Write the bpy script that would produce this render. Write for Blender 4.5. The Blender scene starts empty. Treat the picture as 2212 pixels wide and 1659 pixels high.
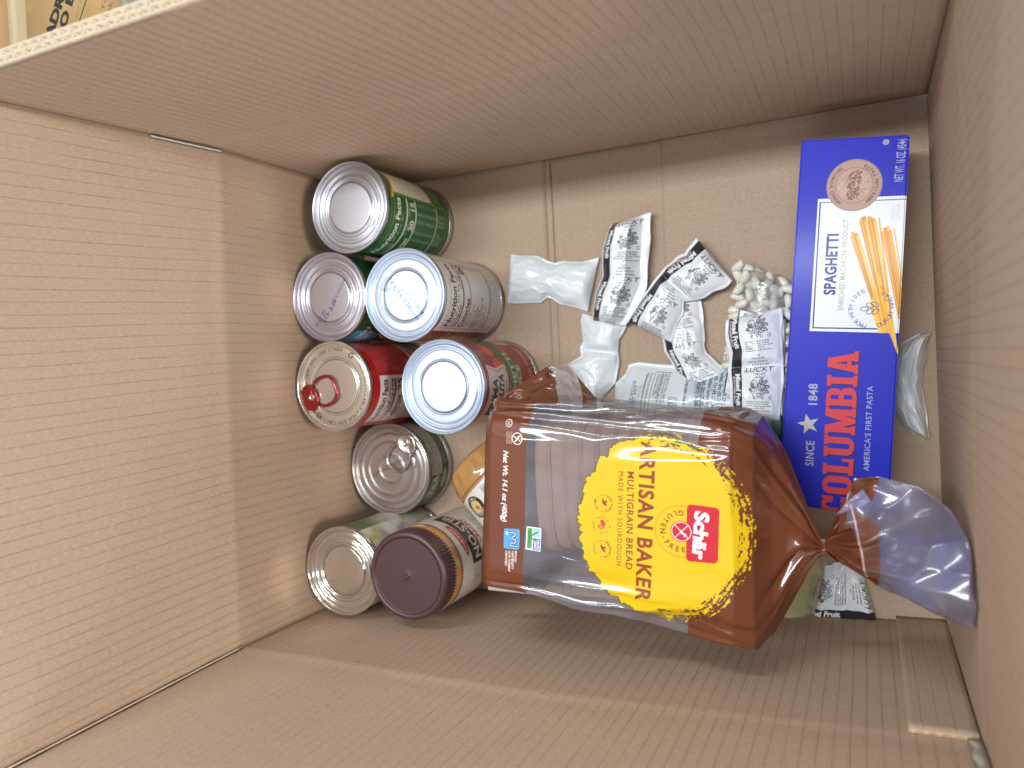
import bpy, bmesh, math, random
import numpy as np
from mathutils import Matrix, Vector
random.seed(7); np.random.seed(7)
sc = bpy.context.scene
COL = sc.collection
PI = math.pi

# ------------------------------------------------------------------ camera
FOC = 1672.33888; W_, H_ = 2212.0, 1659.0           # focal length in pixels of a 2212 wide print
CAM = np.array([-0.0467343264, -0.187061042, 0.654380559])
_rv = np.array([-0.0288735450, 0.429684199, -0.0494394344])
def _rot(v):
    a = np.linalg.norm(v); k = v / a
    K = np.array([[0, -k[2], k[1]], [k[2], 0, -k[0]], [-k[1], k[0], 0]])
    return np.eye(3) + np.sin(a) * K + (1 - np.cos(a)) * K @ K
CR = _rot(_rv)
cam_d = bpy.data.cameras.new('camera'); cam = bpy.data.objects.new('camera', cam_d); COL.objects.link(cam)
cam_d.sensor_fit = 'HORIZONTAL'; cam_d.sensor_width = 36.0; cam_d.lens = FOC / W_ * 36.0
cam_d.clip_start = 0.01; cam_d.clip_end = 50
M4 = Matrix([[*CR[0], CAM[0]], [*CR[1], CAM[1]], [*CR[2], CAM[2]], [0, 0, 0, 1]])
cam.matrix_world = M4
cam_d.dof.use_dof = True; cam_d.dof.focus_distance = 0.56; cam_d.dof.aperture_fstop = 5.6
sc.camera = cam

# ------------------------------------------------------------------ light
w = bpy.data.worlds.new('World'); sc.world = w; w.use_nodes = True
w.node_tree.nodes['Background'].inputs[0].default_value = (0.86, 0.93, 1.0, 1)
w.node_tree.nodes['Background'].inputs[1].default_value = 0.66
def area(name, loc, target, sx, sy, power, col):
    d = bpy.data.lights.new(name, 'AREA'); d.shape = 'RECTANGLE'; d.size = sx; d.size_y = sy
    d.energy = power; d.color = col
    o = bpy.data.objects.new(name, d); COL.objects.link(o); o.location = loc
    o.rotation_euler = (Vector(target) - Vector(loc)).to_track_quat('-Z', 'Y').to_euler()
    return o
for tx in (-0.42, -0.86):
    area('ceiling_tube', (tx, 0.15, 2.4), (tx * .9, 0.15, 0.1), 0.12, 2.0, 26, (0.90, 0.96, 1.0))
area('ceiling_panel_left', (-1.80, 0.0, 1.9), (-0.25, -0.2, 0.1), 1.2, 1.5, 2.4, (0.78, 0.90, 1.0))
area('tube_light_back', (-0.75, 1.45, 1.75), (-0.25, -0.3, 0.1), 1.2, 0.12, 15, (0.96, 0.98, 1.0))
area('fill_light_front', (-0.2, -2.0, 1.7), (-0.25, 0.0, 0.2), 1.6, 0.8, 21, (0.94, 0.97, 1.0))  # added soft fill to brighten the back wall, no real fixture
area('lamp_right', (1.45, -0.30, 1.48), (-0.47, -0.28, 0.12), 0.36, 0.36, 28, (1.0, 0.95, 0.88))
sc.view_settings.view_transform = 'Standard'; sc.view_settings.look = 'None'
sc.view_settings.exposure = 0.0; sc.view_settings.gamma = 1.0
sc.cycles.max_bounces = 10; sc.cycles.transparent_max_bounces = 16
sc.cycles.diffuse_bounces = 5; sc.cycles.glossy_bounces = 4; sc.cycles.transmission_bounces = 6
sc.cycles.use_denoising = True; sc.cycles.blur_glossy = 0.08
sc.cycles.sample_clamp_indirect = 12.0

# ------------------------------------------------------------------ geometry helpers
def ray(u, v): return CR @ np.array([(u - W_ / 2) / FOC, -(v - H_ / 2) / FOC, -1.0])
def atz(u, v, z): d = ray(u, v); return CAM + d * (z - CAM[2]) / d[2]
def aty(u, v, y): d = ray(u, v); return CAM + d * (y - CAM[1]) / d[1]
def hexc(r, g, b):                     # sRGB 0-255 -> linear
    f = lambda c: ((c / 255 + 0.055) / 1.055) ** 2.4 if c > 10 else c / 255 / 12.92
    return (f(r), f(g), f(b), 1)
_tab = {}
def vn(x, y, seed=0):
    """value noise in 0..1 for arrays"""
    if seed not in _tab: _tab[seed] = np.random.RandomState(seed + 11).rand(256, 256).astype(np.float32)
    t = _tab[seed]
    x = np.asarray(x, dtype=np.float64); y = np.asarray(y, dtype=np.float64)
    xi = np.floor(x).astype(int); yi = np.floor(y).astype(int); fx = x - xi; fy = y - yi
    fx = fx * fx * (3 - 2 * fx); fy = fy * fy * (3 - 2 * fy)
    a = t[yi & 255, xi & 255]; b = t[yi & 255, (xi + 1) & 255]
    c = t[(yi + 1) & 255, xi & 255]; d = t[(yi + 1) & 255, (xi + 1) & 255]
    return (a * (1 - fx) + b * fx) * (1 - fy) + (c * (1 - fx) + d * fx) * fy
def fbm(x, y, seed=0, o=3):
    s = 0; a = 0.5; t = 0
    for i in range(o): s = s + a * vn(x * 2 ** i, y * 2 ** i, seed + i); t += a; a *= 0.5
    return s / t
def ridge(x, y, seed=0): return 1 - np.abs(2 * fbm(x, y, seed, 2) - 1) * 2
def link(name, me, mats, parent=None, smooth=True):
    o = bpy.data.objects.new(name, me); COL.objects.link(o)
    for m in (mats if isinstance(mats, (list, tuple)) else [mats]): me.materials.append(m)
    if smooth: me.polygons.foreach_set('use_smooth', [True] * len(me.polygons))
    if parent is not None: o.parent = parent
    return o
def mesh(verts, faces, uvs=None, mi=None):
    me = bpy.data.meshes.new('m'); me.from_pydata([tuple(map(float, v)) for v in verts], [], faces); me.update()
    if uvs is not None:
        l = me.uv_layers.new(name='UVMap'); uv = np.asarray(uvs, dtype=np.float32)
        idx = np.zeros(len(me.loops), dtype=np.int32); me.loops.foreach_get('vertex_index', idx)
        l.data.foreach_set('uv', uv[idx].ravel())
    if mi is not None: me.polygons.foreach_set('material_index', mi)
    return me
def gridfaces(nu, nv, closed=False, off=0, flip=False):
    f = []
    for j in range(nv - 1):
        for i in range(nu if closed else nu - 1):
            a = off + j * nu + i; b = off + j * nu + (i + 1) % nu; c = b + nu; d = a + nu
            f.append((a, d, c, b) if flip else (a, b, c, d))
    return f
def empty(name, loc, label, cat, group=None, kind=None, rz=0):
    o = bpy.data.objects.new(name, None); COL.objects.link(o); o.location = tuple(map(float, loc))
    o.rotation_euler = (0, 0, rz); o.empty_display_size = 0.02
    o['label'] = label; o['category'] = cat
    if group: o['group'] = group
    if kind: o['kind'] = kind
    return o
def lathe(prof, n=72, uvfn=None, a0=0.0):
    """profile [(r,z)] top to bottom or any order; closed around z"""
    v = []; uv = []
    for k, (r, z) in enumerate(prof):
        for i in range(n + 1):
            a = a0 + 2 * PI * i / n
            v.append((r * math.cos(a), r * math.sin(a), z))
            uv.append(uvfn(i / n, r, z, a) if uvfn else (i / n, k / (len(prof) - 1)))
    return mesh(v, gridfaces(n + 1, len(prof)), uv)
def boxmesh(x0, x1, y0, y1, z0, z1, bev=0.0, seg=2):
    bm = bmesh.new(); bmesh.ops.create_cube(bm, size=1)
    for q in bm.verts:
        q.co = Vector(((x0 + x1) / 2 + q.co.x * (x1 - x0), (y0 + y1) / 2 + q.co.y * (y1 - y0), (z0 + z1) / 2 + q.co.z * (z1 - z0)))
    if bev: bmesh.ops.bevel(bm, geom=bm.edges[:], offset=bev, segments=seg, affect='EDGES')
    me = bpy.data.meshes.new('m'); bm.to_mesh(me); bm.free(); return me
def tube(path, rad, n=8, closed=False, flat=1.0):
    P = [Vector(p) for p in path]; v = []; N = len(P)
    for k, p in enumerate(P):
        t = (P[(k + 1) % N] - P[k - 1]) if closed else (P[min(k + 1, N - 1)] - P[max(k - 1, 0)])
        t.normalize(); s = t.cross(Vector((0, 0, 1)))
        if s.length < 1e-4: s = Vector((1, 0, 0))
        s.normalize(); u = s.cross(t)
        for i in range(n):
            a = 2 * PI * i / n; v.append(p + s * math.cos(a) * rad + u * math.sin(a) * rad * flat)
    f = []
    for k in range(N if closed else N - 1):
        for i in range(n):
            a = k * n + i; b = k * n + (i + 1) % n; c = ((k + 1) % N) * n + (i + 1) % n; d = ((k + 1) % N) * n + i
            f.append((a, b, c, d))
    if not closed: f.append(tuple(range(n))[::-1]); f.append(tuple(range((N - 1) * n, N * n)))
    return mesh(v, f)

# ------------------------------------------------------------------ print canvas
_txt = {}
def glyphs(s, bold=0.0, font_sp=1.0):
    key = (s, bold, font_sp)
    if key in _txt: return _txt[key]
    cu = bpy.data.curves.new('t', 'FONT'); cu.body = s; cu.size = 1.0; cu.offset = bold; cu.resolution_u = 3
    cu.space_character = font_sp; cu.fill_mode = 'FRONT'
    ob = bpy.data.objects.new('t', cu); COL.objects.link(ob)
    dg = bpy.context.evaluated_depsgraph_get(); ev = ob.evaluated_get(dg); me = ev.to_mesh()
    me.calc_loop_triangles()
    co = np.zeros(len(me.vertices) * 3, dtype=np.float32); me.vertices.foreach_get('co', co); co = co.reshape(-1, 3)[:, :2]
    ti = np.zeros(len(me.loop_triangles) * 3, dtype=np.int32); me.loop_triangles.foreach_get('vertices', ti)
    tri = co[ti].reshape(-1, 3, 2).copy() if len(ti) else np.zeros((0, 3, 2), np.float32)
    ev.to_mesh_clear(); bpy.data.objects.remove(ob); bpy.data.curves.remove(cu)
    _txt[key] = tri
    return tri
_capt = glyphs('H'); CAP = float(_capt[..., 1].max())
class Cv:
    """a flat print drawn in metres; becomes the texture of a label"""
    def __init__(s, x0, y0, w, h, ppm, bg=(255, 255, 255), a=1.0):
        s.x0, s.y0, s.w, s.h, s.ppm = x0, y0, w, h, ppm
        s.W, s.H = max(4, int(w * ppm)), max(4, int(h * ppm))
        s.px = np.zeros((s.H, s.W, 4), np.float32); s.px[..., 0] = bg[0] / 255; s.px[..., 1] = bg[1] / 255; s.px[..., 2] = bg[2] / 255; s.px[..., 3] = a
        s.X = None
    def xy(s):
        if s.X is None:
            s.X, s.Y = np.meshgrid(s.x0 + (np.arange(s.W) + .5) / s.ppm, s.y0 + (np.arange(s.H) + .5) / s.ppm)
        return s.X, s.Y
    def blend(s, sl, m, c, a=1.0, op=1.0):
        m = (m * op)[..., None]; t = s.px[sl]
        cc = np.array([c[0] / 255, c[1] / 255, c[2] / 255, a], np.float32)
        s.px[sl] = t * (1 - m) + cc * m
    def tris(s, tri, c, a=1.0, op=1.0):
        """tri (n,3,2) in metres"""
        if not len(tri): return
        t = (tri - np.array([s.x0, s.y0])) * s.ppm * 2.0
        lo = np.floor(t.min((0, 1))).astype(int) - 2; hi = np.ceil(t.max((0, 1))).astype(int) + 3
        lo = np.maximum(lo, 0) // 2 * 2; hi = np.minimum(hi, [s.W * 2, s.H * 2]); hi = hi // 2 * 2
        if (hi - lo <= 1).any(): return
        m = np.zeros((hi[1] - lo[1], hi[0] - lo[0]), bool); t = t - lo
        for A, B, C in t:
            x0 = max(0, int(min(A[0], B[0], C[0]))); x1 = min(m.shape[1], int(max(A[0], B[0], C[0])) + 2)
            y0 = max(0, int(min(A[1], B[1], C[1]))); y1 = min(m.shape[0], int(max(A[1], B[1], C[1])) + 2)
            if x1 <= x0 or y1 <= y0: continue
            X = np.arange(x0, x1)[None, :] + .5; Y = np.arange(y0, y1)[:, None] + .5
            d = (B[0] - A[0]) * (C[1] - A[1]) - (B[1] - A[1]) * (C[0] - A[0])
            if abs(d) < 1e-9: continue
            sg = 1 if d > 0 else -1
            e0 = ((B[0] - A[0]) * (Y - A[1]) - (B[1] - A[1]) * (X - A[0])) * sg
            e1 = ((C[0] - B[0]) * (Y - B[1]) - (C[1] - B[1]) * (X - B[0])) * sg
            e2 = ((A[0] - C[0]) * (Y - C[1]) - (A[1] - C[1]) * (X - C[0])) * sg
            m[y0:y1, x0:x1] |= (e0 >= -.01) & (e1 >= -.01) & (e2 >= -.01)
        mm = m.reshape(m.shape[0] // 2, 2, m.shape[1] // 2, 2).mean((1, 3))
        sl = (slice(lo[1] // 2, hi[1] // 2), slice(lo[0] // 2, hi[0] // 2))
        s.blend(sl, mm, c, a, op)
    def poly(s, pts, c, a=1.0, op=1.0):
        p = (np.array(pts, float) - [s.x0, s.y0]) * s.ppm
        lo = np.maximum(np.floor(p.min(0)).astype(int) - 1, 0); hi = np.minimum(np.ceil(p.max(0)).astype(int) + 1, [s.W, s.H])
        if (hi <= lo).any(): return
        X, Y = np.meshgrid(np.arange(lo[0], hi[0]) + .5, np.arange(lo[1], hi[1]) + .5); m = np.zeros(X.shape, bool)
        for k in range(len(p)):
            (xa, ya), (xb, yb) = p[k - 1], p[k]
            if ya == yb: continue
            m ^= ((ya > Y) != (yb > Y)) & (X < (xb - xa) * (Y - ya) / (yb - ya) + xa)
        s.blend((slice(lo[1], hi[1]), slice(lo[0], hi[0])), m.astype(np.float32), c, a, op)
    def rect(s, x0, y0, x1, y1, c, a=1.0, op=1.0): s.poly([(x0, y0), (x1, y0), (x1, y1), (x0, y1)], c, a, op)
    def rrect(s, P, r, c, a=1.0):
        """rounded quad from 4 corner points"""
        P = [np.array(q, float) for q in P]; out = []
        for k in range(4):
            p = P[k]; A = P[k - 1] - p; B = P[(k + 1) % 4] - p; A = A / np.linalg.norm(A) * r; B = B / np.linalg.norm(B) * r
            for t in np.linspace(0, 1, 6): out.append(p + A * (1 - t) ** 2 + B * t ** 2)
        s.poly(out, c, a)
    def ell(s, cx, cy, rx, ry, c, a=1.0, ang=0, op=1.0, ring=None):
        t = np.linspace(0, 2 * PI, 40, endpoint=False); x = np.cos(t) * rx; y = np.sin(t) * ry
        pts = np.stack([cx + x * math.cos(ang) - y * math.sin(ang), cy + x * math.sin(ang) + y * math.cos(ang)], 1)
        if ring:
            for k in range(40): s.line(pts[k - 1], pts[k], ring, c, a)
        else: s.poly(pts, c, a, op)
    def line(s, p, q, wd, c, a=1.0, op=1.0):
        p = np.array(p, float); q = np.array(q, float); d = q - p; L = np.linalg.norm(d)
        if L < 1e-9: return
        n = np.array([-d[1], d[0]]) / L * wd / 2; e = d / L * wd * .3
        s.poly([p - n - e, q - n + e, q + n + e, p + n - e], c, a, op)
    def text(s, t, x, y, size, c, ang=0, bold=0.0, sx=1.0, al='l', fit=None, shear=0.0, sp=1.0, a=1.0, op=1.0):
        g = glyphs(t, bold, sp)
        if not len(g): return
        g = g / CAP * size; x0 = g[..., 0].min(); g = g - [x0, 0]; wd = g[..., 0].max()
        if fit: sx = fit / wd
        g = g * [sx, 1]; wd *= sx
        if al == 'c': g = g - [wd / 2, 0]
        if al == 'r': g = g - [wd, 0]
        gx = g[..., 0] + shear * g[..., 1]; gy = g[..., 1]
        ca, sa = math.cos(ang), math.sin(ang)
        s.tris(np.stack([x + gx * ca - gy * sa, y + gx * sa + gy * ca], -1), c, a, op)
    def tl(s, t, P, Q, cap, c, bold=0.0, shear=0.0, sp=1.0, op=1.0):
        """text fitted along the baseline P->Q"""
        P = np.array(P[:2]); Q = np.array(Q[:2]); d = Q - P
        s.text(t, P[0], P[1], cap, c, math.atan2(d[1], d[0]), bold, fit=float(np.linalg.norm(d)), shear=shear, sp=sp, op=op)
    def arc(s, t, cx, cy, r, size, c, a0, a1, bold=0.0, inward=False, sx=1.0):
        n = len(t)
        for k, ch in enumerate(t):
            if ch == ' ': continue
            a = a0 + (a1 - a0) * (k + .5) / n
            an = a + PI / 2 if inward else a - PI / 2
            s.text(ch, cx + r * math.cos(a), cy + r * math.sin(a), size, c, an, bold, sx, 'c')
    def micro(s, x, y, wd, size, c, ang=0, op=.8, fill=.95, seed=None):
        """one line of print too small to read: word-length dashes"""
        X = 0.0; ca, sa = math.cos(ang), math.sin(ang)
        while X < wd * fill:
            L = size * random.uniform(1.2, 4.5); L = min(L, wd - X); k = X
            while k < X + L - size * .3:
                cwd = size * random.uniform(.35, .6); h = size * random.choice([.7, .7, 1.0])
                P = [(k, 0), (k + cwd * .7, 0), (k + cwd * .7, h), (k, h)]
                s.poly([(x + px * ca - py * sa, y + px * sa + py * ca) for px, py in P], c, 1.0, op * random.uniform(.55, 1)); k += cwd
            X += L + size * .6
    def image(s, name):
        im = bpy.data.images.new(name, s.W, s.H, alpha=True); im.alpha_mode = 'CHANNEL_PACKED'
        im.pixels.foreach_set(np.clip(s.px, 0, 1).astype(np.float32).ravel()); im.update(); im.pack(); return im
    def uv(s, x, y): return ((x - s.x0) / s.w, (y - s.y0) / s.h)

# ------------------------------------------------------------------ materials
def newmat(name):
    m = bpy.data.materials.new(name); m.use_nodes = True; nt = m.node_tree
    return m, nt, nt.nodes['Principled BSDF']
def nd(nt, t, **kw):
    n = nt.nodes.new(t)
    for k, v in kw.items(): setattr(n, k, v)
    return n
def bump(nt, b, scale, dist, stretch=None, strength=1.0, detail=4, coord='Object'):
    tc = nd(nt, 'ShaderNodeTexCoord'); mp = nd(nt, 'ShaderNodeMapping')
    if stretch: mp.inputs['Scale'].default_value = stretch
    nz = nd(nt, 'ShaderNodeTexNoise'); nz.inputs['Scale'].default_value = scale; nz.inputs['Detail'].default_value = detail
    bp = nd(nt, 'ShaderNodeBump'); bp.inputs['Distance'].default_value = dist; bp.inputs['Strength'].default_value = strength
    nt.links.new(tc.outputs[coord], mp.inputs[0]); nt.links.new(mp.outputs[0], nz.inputs['Vector'])
    nt.links.new(nz.outputs[0], bp.inputs['Height']); nt.links.new(bp.outputs[0], b.inputs['Normal'])
    return nz
def plain(name, col, rough=.5, metal=0.0, coat=0.0, bs=None, var=0.12, vs=60, spec=.5, sss=0.0):
    m, nt, b = newmat(name)
    b.inputs['Roughness'].default_value = rough; b.inputs['Metallic'].default_value = metal
    b.inputs['Coat Weight'].default_value = coat; b.inputs['Coat Roughness'].default_value = .12
    b.inputs['Specular IOR Level'].default_value = spec
    tc = nd(nt, 'ShaderNodeTexCoord'); nz = nd(nt, 'ShaderNodeTexNoise'); nz.inputs['Scale'].default_value = vs; nz.inputs['Detail'].default_value = 3
    mx = nd(nt, 'ShaderNodeMix', data_type='RGBA')
    mx.inputs[6].default_value = tuple(c * (1 - var) for c in col[:3]) + (1,); mx.inputs[7].default_value = tuple(min(1, c * (1 + var)) for c in col[:3]) + (1,)
    nt.links.new(tc.outputs['Object'], nz.inputs['Vector']); nt.links.new(nz.outputs[0], mx.inputs[0]); nt.links.new(mx.outputs[2], b.inputs['Base Color'])
    if sss: b.inputs['Subsurface Weight'].default_value = sss; b.inputs['Subsurface Radius'].default_value = (.004, .002, .001)
    if bs: bump(nt, b, bs[0], bs[1])
    return m
def printed(name, cv, rough=.4, metal=0.0, coat=0.3, bs=(300, .00003), alpha=False, coatr=.15):
    m, nt, b = newmat(name)
    im = nd(nt, 'ShaderNodeTexImage'); im.image = cv.image(name); im.extension = 'EXTEND'; im.interpolation = 'Linear'
    nt.links.new(im.outputs[0], b.inputs['Base Color'])
    b.inputs['Roughness'].default_value = rough; b.inputs['Metallic'].default_value = metal
    b.inputs['Coat Weight'].default_value = coat; b.inputs['Coat Roughness'].default_value = coatr
    if alpha: nt.links.new(im.outputs[1], b.inputs['Alpha'])
    if bs: bump(nt, b, bs[0], bs[1])
    return m
def film(name, col, alpha, rough=.12, wr=(90, .0006), thin=True, aniso=None):
    m, nt, b = newmat(name)
    b.inputs['Base Color'].default_value = col; b.inputs['Roughness'].default_value = rough
    b.inputs['Alpha'].default_value = alpha; b.inputs['Specular IOR Level'].default_value = .6
    g = nd(nt, 'ShaderNodeBsdfGlossy'); g.inputs['Roughness'].default_value = .08; g.inputs[0].default_value = (1, 1, 1, 1)
    ly = nd(nt, 'ShaderNodeLayerWeight'); ly.inputs[0].default_value = .25
    mp_ = nd(nt, 'ShaderNodeMapRange'); mp_.inputs[3].default_value = .05; mp_.inputs[4].default_value = .75
    nt.links.new(ly.outputs[0], mp_.inputs[0])
    ms = nd(nt, 'ShaderNodeMixShader'); nt.links.new(mp_.outputs[0], ms.inputs[0]); nt.links.new(b.outputs[0], ms.inputs[1]); nt.links.new(g.outputs[0], ms.inputs[2])
    nt.links.new(ms.outputs[0], nt.nodes['Material Output'].inputs[0])
    if wr:
        bump(nt, b, wr[0], wr[1], aniso)
        nt.links.new(b.inputs['Normal'].links[0].from_socket, g.inputs['Normal'])
    return m
def cardboard(name, base=(.448, .320, .228), dark=.5, light=False, pitch=.0079):
    """UV is in metres: u across the flutes, v along them"""
    m, nt, b = newmat(name); L = nt.links.new
    b.inputs['Roughness'].default_value = .82; b.inputs['Specular IOR Level'].default_value = .18
    uv = nd(nt, 'ShaderNodeUVMap'); sp = nd(nt, 'ShaderNodeSeparateXYZ'); L(uv.outputs[0], sp.inputs[0])
    def mth(op, a, c=None, d=None):
        n = nd(nt, 'ShaderNodeMath', operation=op)
        for k, q in enumerate((a, c, d)):
            if q is None: continue
            if isinstance(q, (int, float)): n.inputs[k].default_value = q
            else: L(q, n.inputs[k])
        return n.outputs[0]
    def noise(scale, det=3, st=None, rough=.5):
        mp = nd(nt, 'ShaderNodeMapping'); mp.inputs['Scale'].default_value = st or (1, 1, 1)
        n = nd(nt, 'ShaderNodeTexNoise'); n.inputs['Scale'].default_value = scale; n.inputs['Detail'].default_value = det; n.inputs['Roughness'].default_value = rough
        L(uv.outputs[0], mp.inputs[0]); L(mp.outputs[0], n.inputs['Vector']); return n.outputs[0]
    wob = noise(9, 2); uu = mth('ADD', mth('DIVIDE', sp.outputs[0], pitch), mth('MULTIPLY', wob, .3))
    fr = mth('ABSOLUTE', mth('SUBTRACT', mth('FRACT', uu), .5))            # .5 at cell edge
    ln = nd(nt, 'ShaderNodeMapRange'); ln.interpolation_type = 'SMOOTHSTEP'; ln.inputs[1].default_value = .42; ln.inputs[2].default_value = .49; L(fr, ln.inputs[0])
    brk = nd(nt, 'ShaderNodeMapRange'); brk.inputs[1].default_value = .30; brk.inputs[2].default_value = .66; brk.inputs[3].default_value = .12; L(noise(1, 4, (90, 30, 1), .7), brk.inputs[0])
    lines = mth('MULTIPLY', ln.outputs[0], brk.outputs[0])
    big = noise(7, 3); fib = noise(1, 5, (900, 300, 1), .7); spk = noise(700, 2)
    c1 = nd(nt, 'ShaderNodeMix', data_type='RGBA'); c1.inputs[6].default_value = tuple(x * .90 for x in base) + (1,); c1.inputs[7].default_value = tuple(x * 1.10 for x in base) + (1,); L(big, c1.inputs[0])
    c2 = nd(nt, 'ShaderNodeMix', data_type='RGBA', blend_type='MULTIPLY'); c2.inputs[0].default_value = 1.0; L(c1.outputs[2], c2.inputs[6])
    mr = nd(nt, 'ShaderNodeMapRange'); mr.inputs[1].default_value = .25; mr.inputs[2].default_value = .75; mr.inputs[3].default_value = .80; mr.inputs[4].default_value = 1.16; L(fib, mr.inputs[0])
    cb = nd(nt, 'ShaderNodeCombineColor'); [L(mr.outputs[0], cb.inputs[k]) for k in range(3)]; L(cb.outputs[0], c2.inputs[7])
    sk = nd(nt, 'ShaderNodeMapRange'); sk.inputs[1].default_value = .70; sk.inputs[2].default_value = .78; sk.inputs[4].default_value = .45; L(spk, sk.inputs[0])
    c25 = nd(nt, 'ShaderNodeMix', data_type='RGBA'); c25.inputs[7].default_value = tuple(x * .45 for x in base) + (1,); L(c2.outputs[2], c25.inputs[6]); L(sk.outputs[0], c25.inputs[0])
    c3 = nd(nt, 'ShaderNodeMix', data_type='RGBA'); L(mth('MULTIPLY', lines, dark), c3.inputs[0]); L(c25.outputs[2], c3.inputs[6])
    c3.inputs[7].default_value = (.62, .52, .42, 1) if light else tuple(x * .36 for x in base) + (1,)
    L(c3.outputs[2], b.inputs['Base Color'])
    sn = mth('SINE', mth('MULTIPLY', uu, 2 * PI))
    hh = mth('ADD', mth('MULTIPLY', sn, .00007), mth('ADD', mth('MULTIPLY', fib, .00010), mth('MULTIPLY', lines, -.00018)))
    bp = nd(nt, 'ShaderNodeBump'); bp.inputs['Distance'].default_value = 1.0; bp.inputs['Strength'].default_value = .8; L(hh, bp.inputs['Height']); L(bp.outputs[0], b.inputs['Normal'])
    return m
CB = cardboard('kraft_cardboard'); CBF = cardboard('kraft_cardboard_floor', (.45, .335, .240), .26, True); CBM = cardboard('kraft_cardboard_middle', (.45, .330, .235), .18, True)
EDGE = plain('cut_cardboard_edge', (.48, .385, .275, 1), .9, bs=(500, .0002), var=.25, vs=300)
FLUTE = plain('cardboard_flute_paper', (.30, .20, .12, 1), .9, var=.2)
# ------------------------------------------------------------------ setting
fl = link('floor', mesh([(-2.5, -2.5, -.03), (2.5, -2.5, -.03), (2.5, 2.5, -.03), (-2.5, 2.5, -.03)], [(0, 1, 2, 3)]), plain('dark_floor', (.018, .017, .017, 1), .7), smooth=False)
fl['kind'] = 'structure'
box = empty('cardboard_box', (-.25, -.197, -.012), 'large open brown corrugated box holding the cans, jars, bread and pasta', 'box')
bm_ = Matrix.Translation((.25, .197, .012))
def put(o): o.matrix_parent_inverse = bm_; return o
HS, HT = .195, .371
TL0, TR0, BR0, BL0 = [np.array(p) for p in ((-.503, .0009, 0), (.002, 0, 0), (-.001, -.3936, 0), (-.503, -.3946, 0))]
TLs, TRs, BRs, BLs = [np.array(p) for p in ((-.4985, -.0027, HS), (.002, .000, HS), (-.0003, -.3937, HS), (-.5058, -.3948, HS))]
TLt, TRt, BRt, BLt = np.array((-.5355, -.0035, .377)), np.array((.0035, .000, .372)), np.array((.004, -.3955, HT)), atz(-30, 1686, HT)
def wall(name, A, B, outward, lower_flute=1, crease=.0003, warp=.0016, seed=0, depth=0.0, top=True):
    """A,B = (floor, score, rim) corner points; grid with a pressed score line"""
    nu, nv = 90, 110; V = []; UV = []; n = np.array(outward, float)
    L = np.linalg.norm(B[0] - A[0])
    for j in range(nv):
        z = HT * j / (nv - 1)
        for i in range(nu):
            s = i / (nu - 1)
            if z <= HS: t = z / HS; a = A[0] * (1 - t) + A[1] * t; b = B[0] * (1 - t) + B[1] * t
            else: t = (z - HS) / (HT - HS); a = A[1] * (1 - t) + A[2] * t; b = B[1] * (1 - t) + B[2] * t
            p = a * (1 - s) + b * s
            edge = min(1, 12 * s) * min(1, 12 * (1 - s)) * min(1, z * 18)
            zz = z - HS - .0025 * math.sin(s * 9 + seed)
            d = -crease * math.exp(-(zz / .003) ** 2) + crease * 1.0 * math.exp(-((zz - .009) / .008) ** 2)
            d += edge * (warp * (float(vn(s * 3.1, z * 9, seed + 40)) - .5) * 2 + depth * math.sin(PI * s) * (z / HT))
            V.append(p + n * d); UV.append((s * L, z))
    me = mesh(V, gridfaces(nu, nv), UV)
    o = link(name, me, [CB, EDGE], box); put(o)
    return o
wt = wall('wall', (TL0, TLs, TLt), (TR0, TRs, TRt), (0, 1, 0), seed=1, depth=.0)
wl = wall('wall', (BL0, BLs, BLt), (TL0, TLs, TLt), (-1, 0, 0), seed=2, warp=.0022)
wb = wall('wall', (BR0, BRs, BRt), (BL0, BLs, BLt), (0, -1, 0), seed=3, depth=.004)
wr_ = wall('wall', (TR0, TRs, TRt), (BR0, BRs, BRt), (1, 0, 0), seed=5, depth=.002)
def solid(o, t, off=-1, rim=1):
    m = o.modifiers.new('board', 'SOLIDIFY'); m.thickness = t; m.offset = off; m.material_offset_rim = rim
for o in (wl, wb, wr_): solid(o, .006)
solid(wt, .0006)
# the rim of the back wall shows the two rows of flutes of the double-wall board
def rim_strip(y, name, mat, wave=0.0, ph=0.0, th=.0005, dz=.02, ztop=0.0):
    n = 760 if wave else 2; V = []
    for i in range(n):
        s = i / (n - 1); p = TLt * (1 - s) + TRt * s
        q = TLs * (1 - s) + TRs * s; d = (p - q) / (HT - HS)
        wv = wave * math.sin(2 * PI * s * .537 / .0079 + ph)
        bow = .0 * math.sin(PI * s)
        jag = .0006 * (random.random() - .5) if wave else 0
        V.append(p + [0, y + wv + bow, ztop + jag]); V.append(p - d * dz + [0, y + wv + bow, 0])
    o = link(name, mesh(V, [(2 * i, 2 * i + 1, 2 * i + 3, 2 * i + 2) for i in range(n - 1)]), [mat], box, smooth=bool(wave)); put(o); solid(o, th, 0, 0)
    return o
def liner(y, th, dz, name='rim_liner', mat=EDGE, ztop=0.0):
    n = 40; V = []
    for i in range(n):
        s = i / (n - 1); p = TLt * (1 - s) + TRt * s; q = TLs * (1 - s) + TRs * s; d = (p - q) / (HT - HS); bow = .0 * math.sin(PI * s)
        V.append(p + [0, y + bow, ztop]); V.append(p - d * dz + [0, y + bow, 0])
    o = link(name, mesh(V, [(2 * i, 2 * i + 1, 2 * i + 3, 2 * i + 2) for i in range(n - 1)]), [mat], box); put(o); solid(o, th, 0, 0); return o
liner(.0002, .0009, .004, ztop=.0004); liner(.0040, .0008, .02, ztop=.0003); liner(.0078, .0009, .37, ztop=.0002)
rim_strip(.0021, 'rim_flute', EDGE, .0014, 0.0); rim_strip(.0059, 'rim_flute', EDGE, .0014, 2.0)
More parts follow.
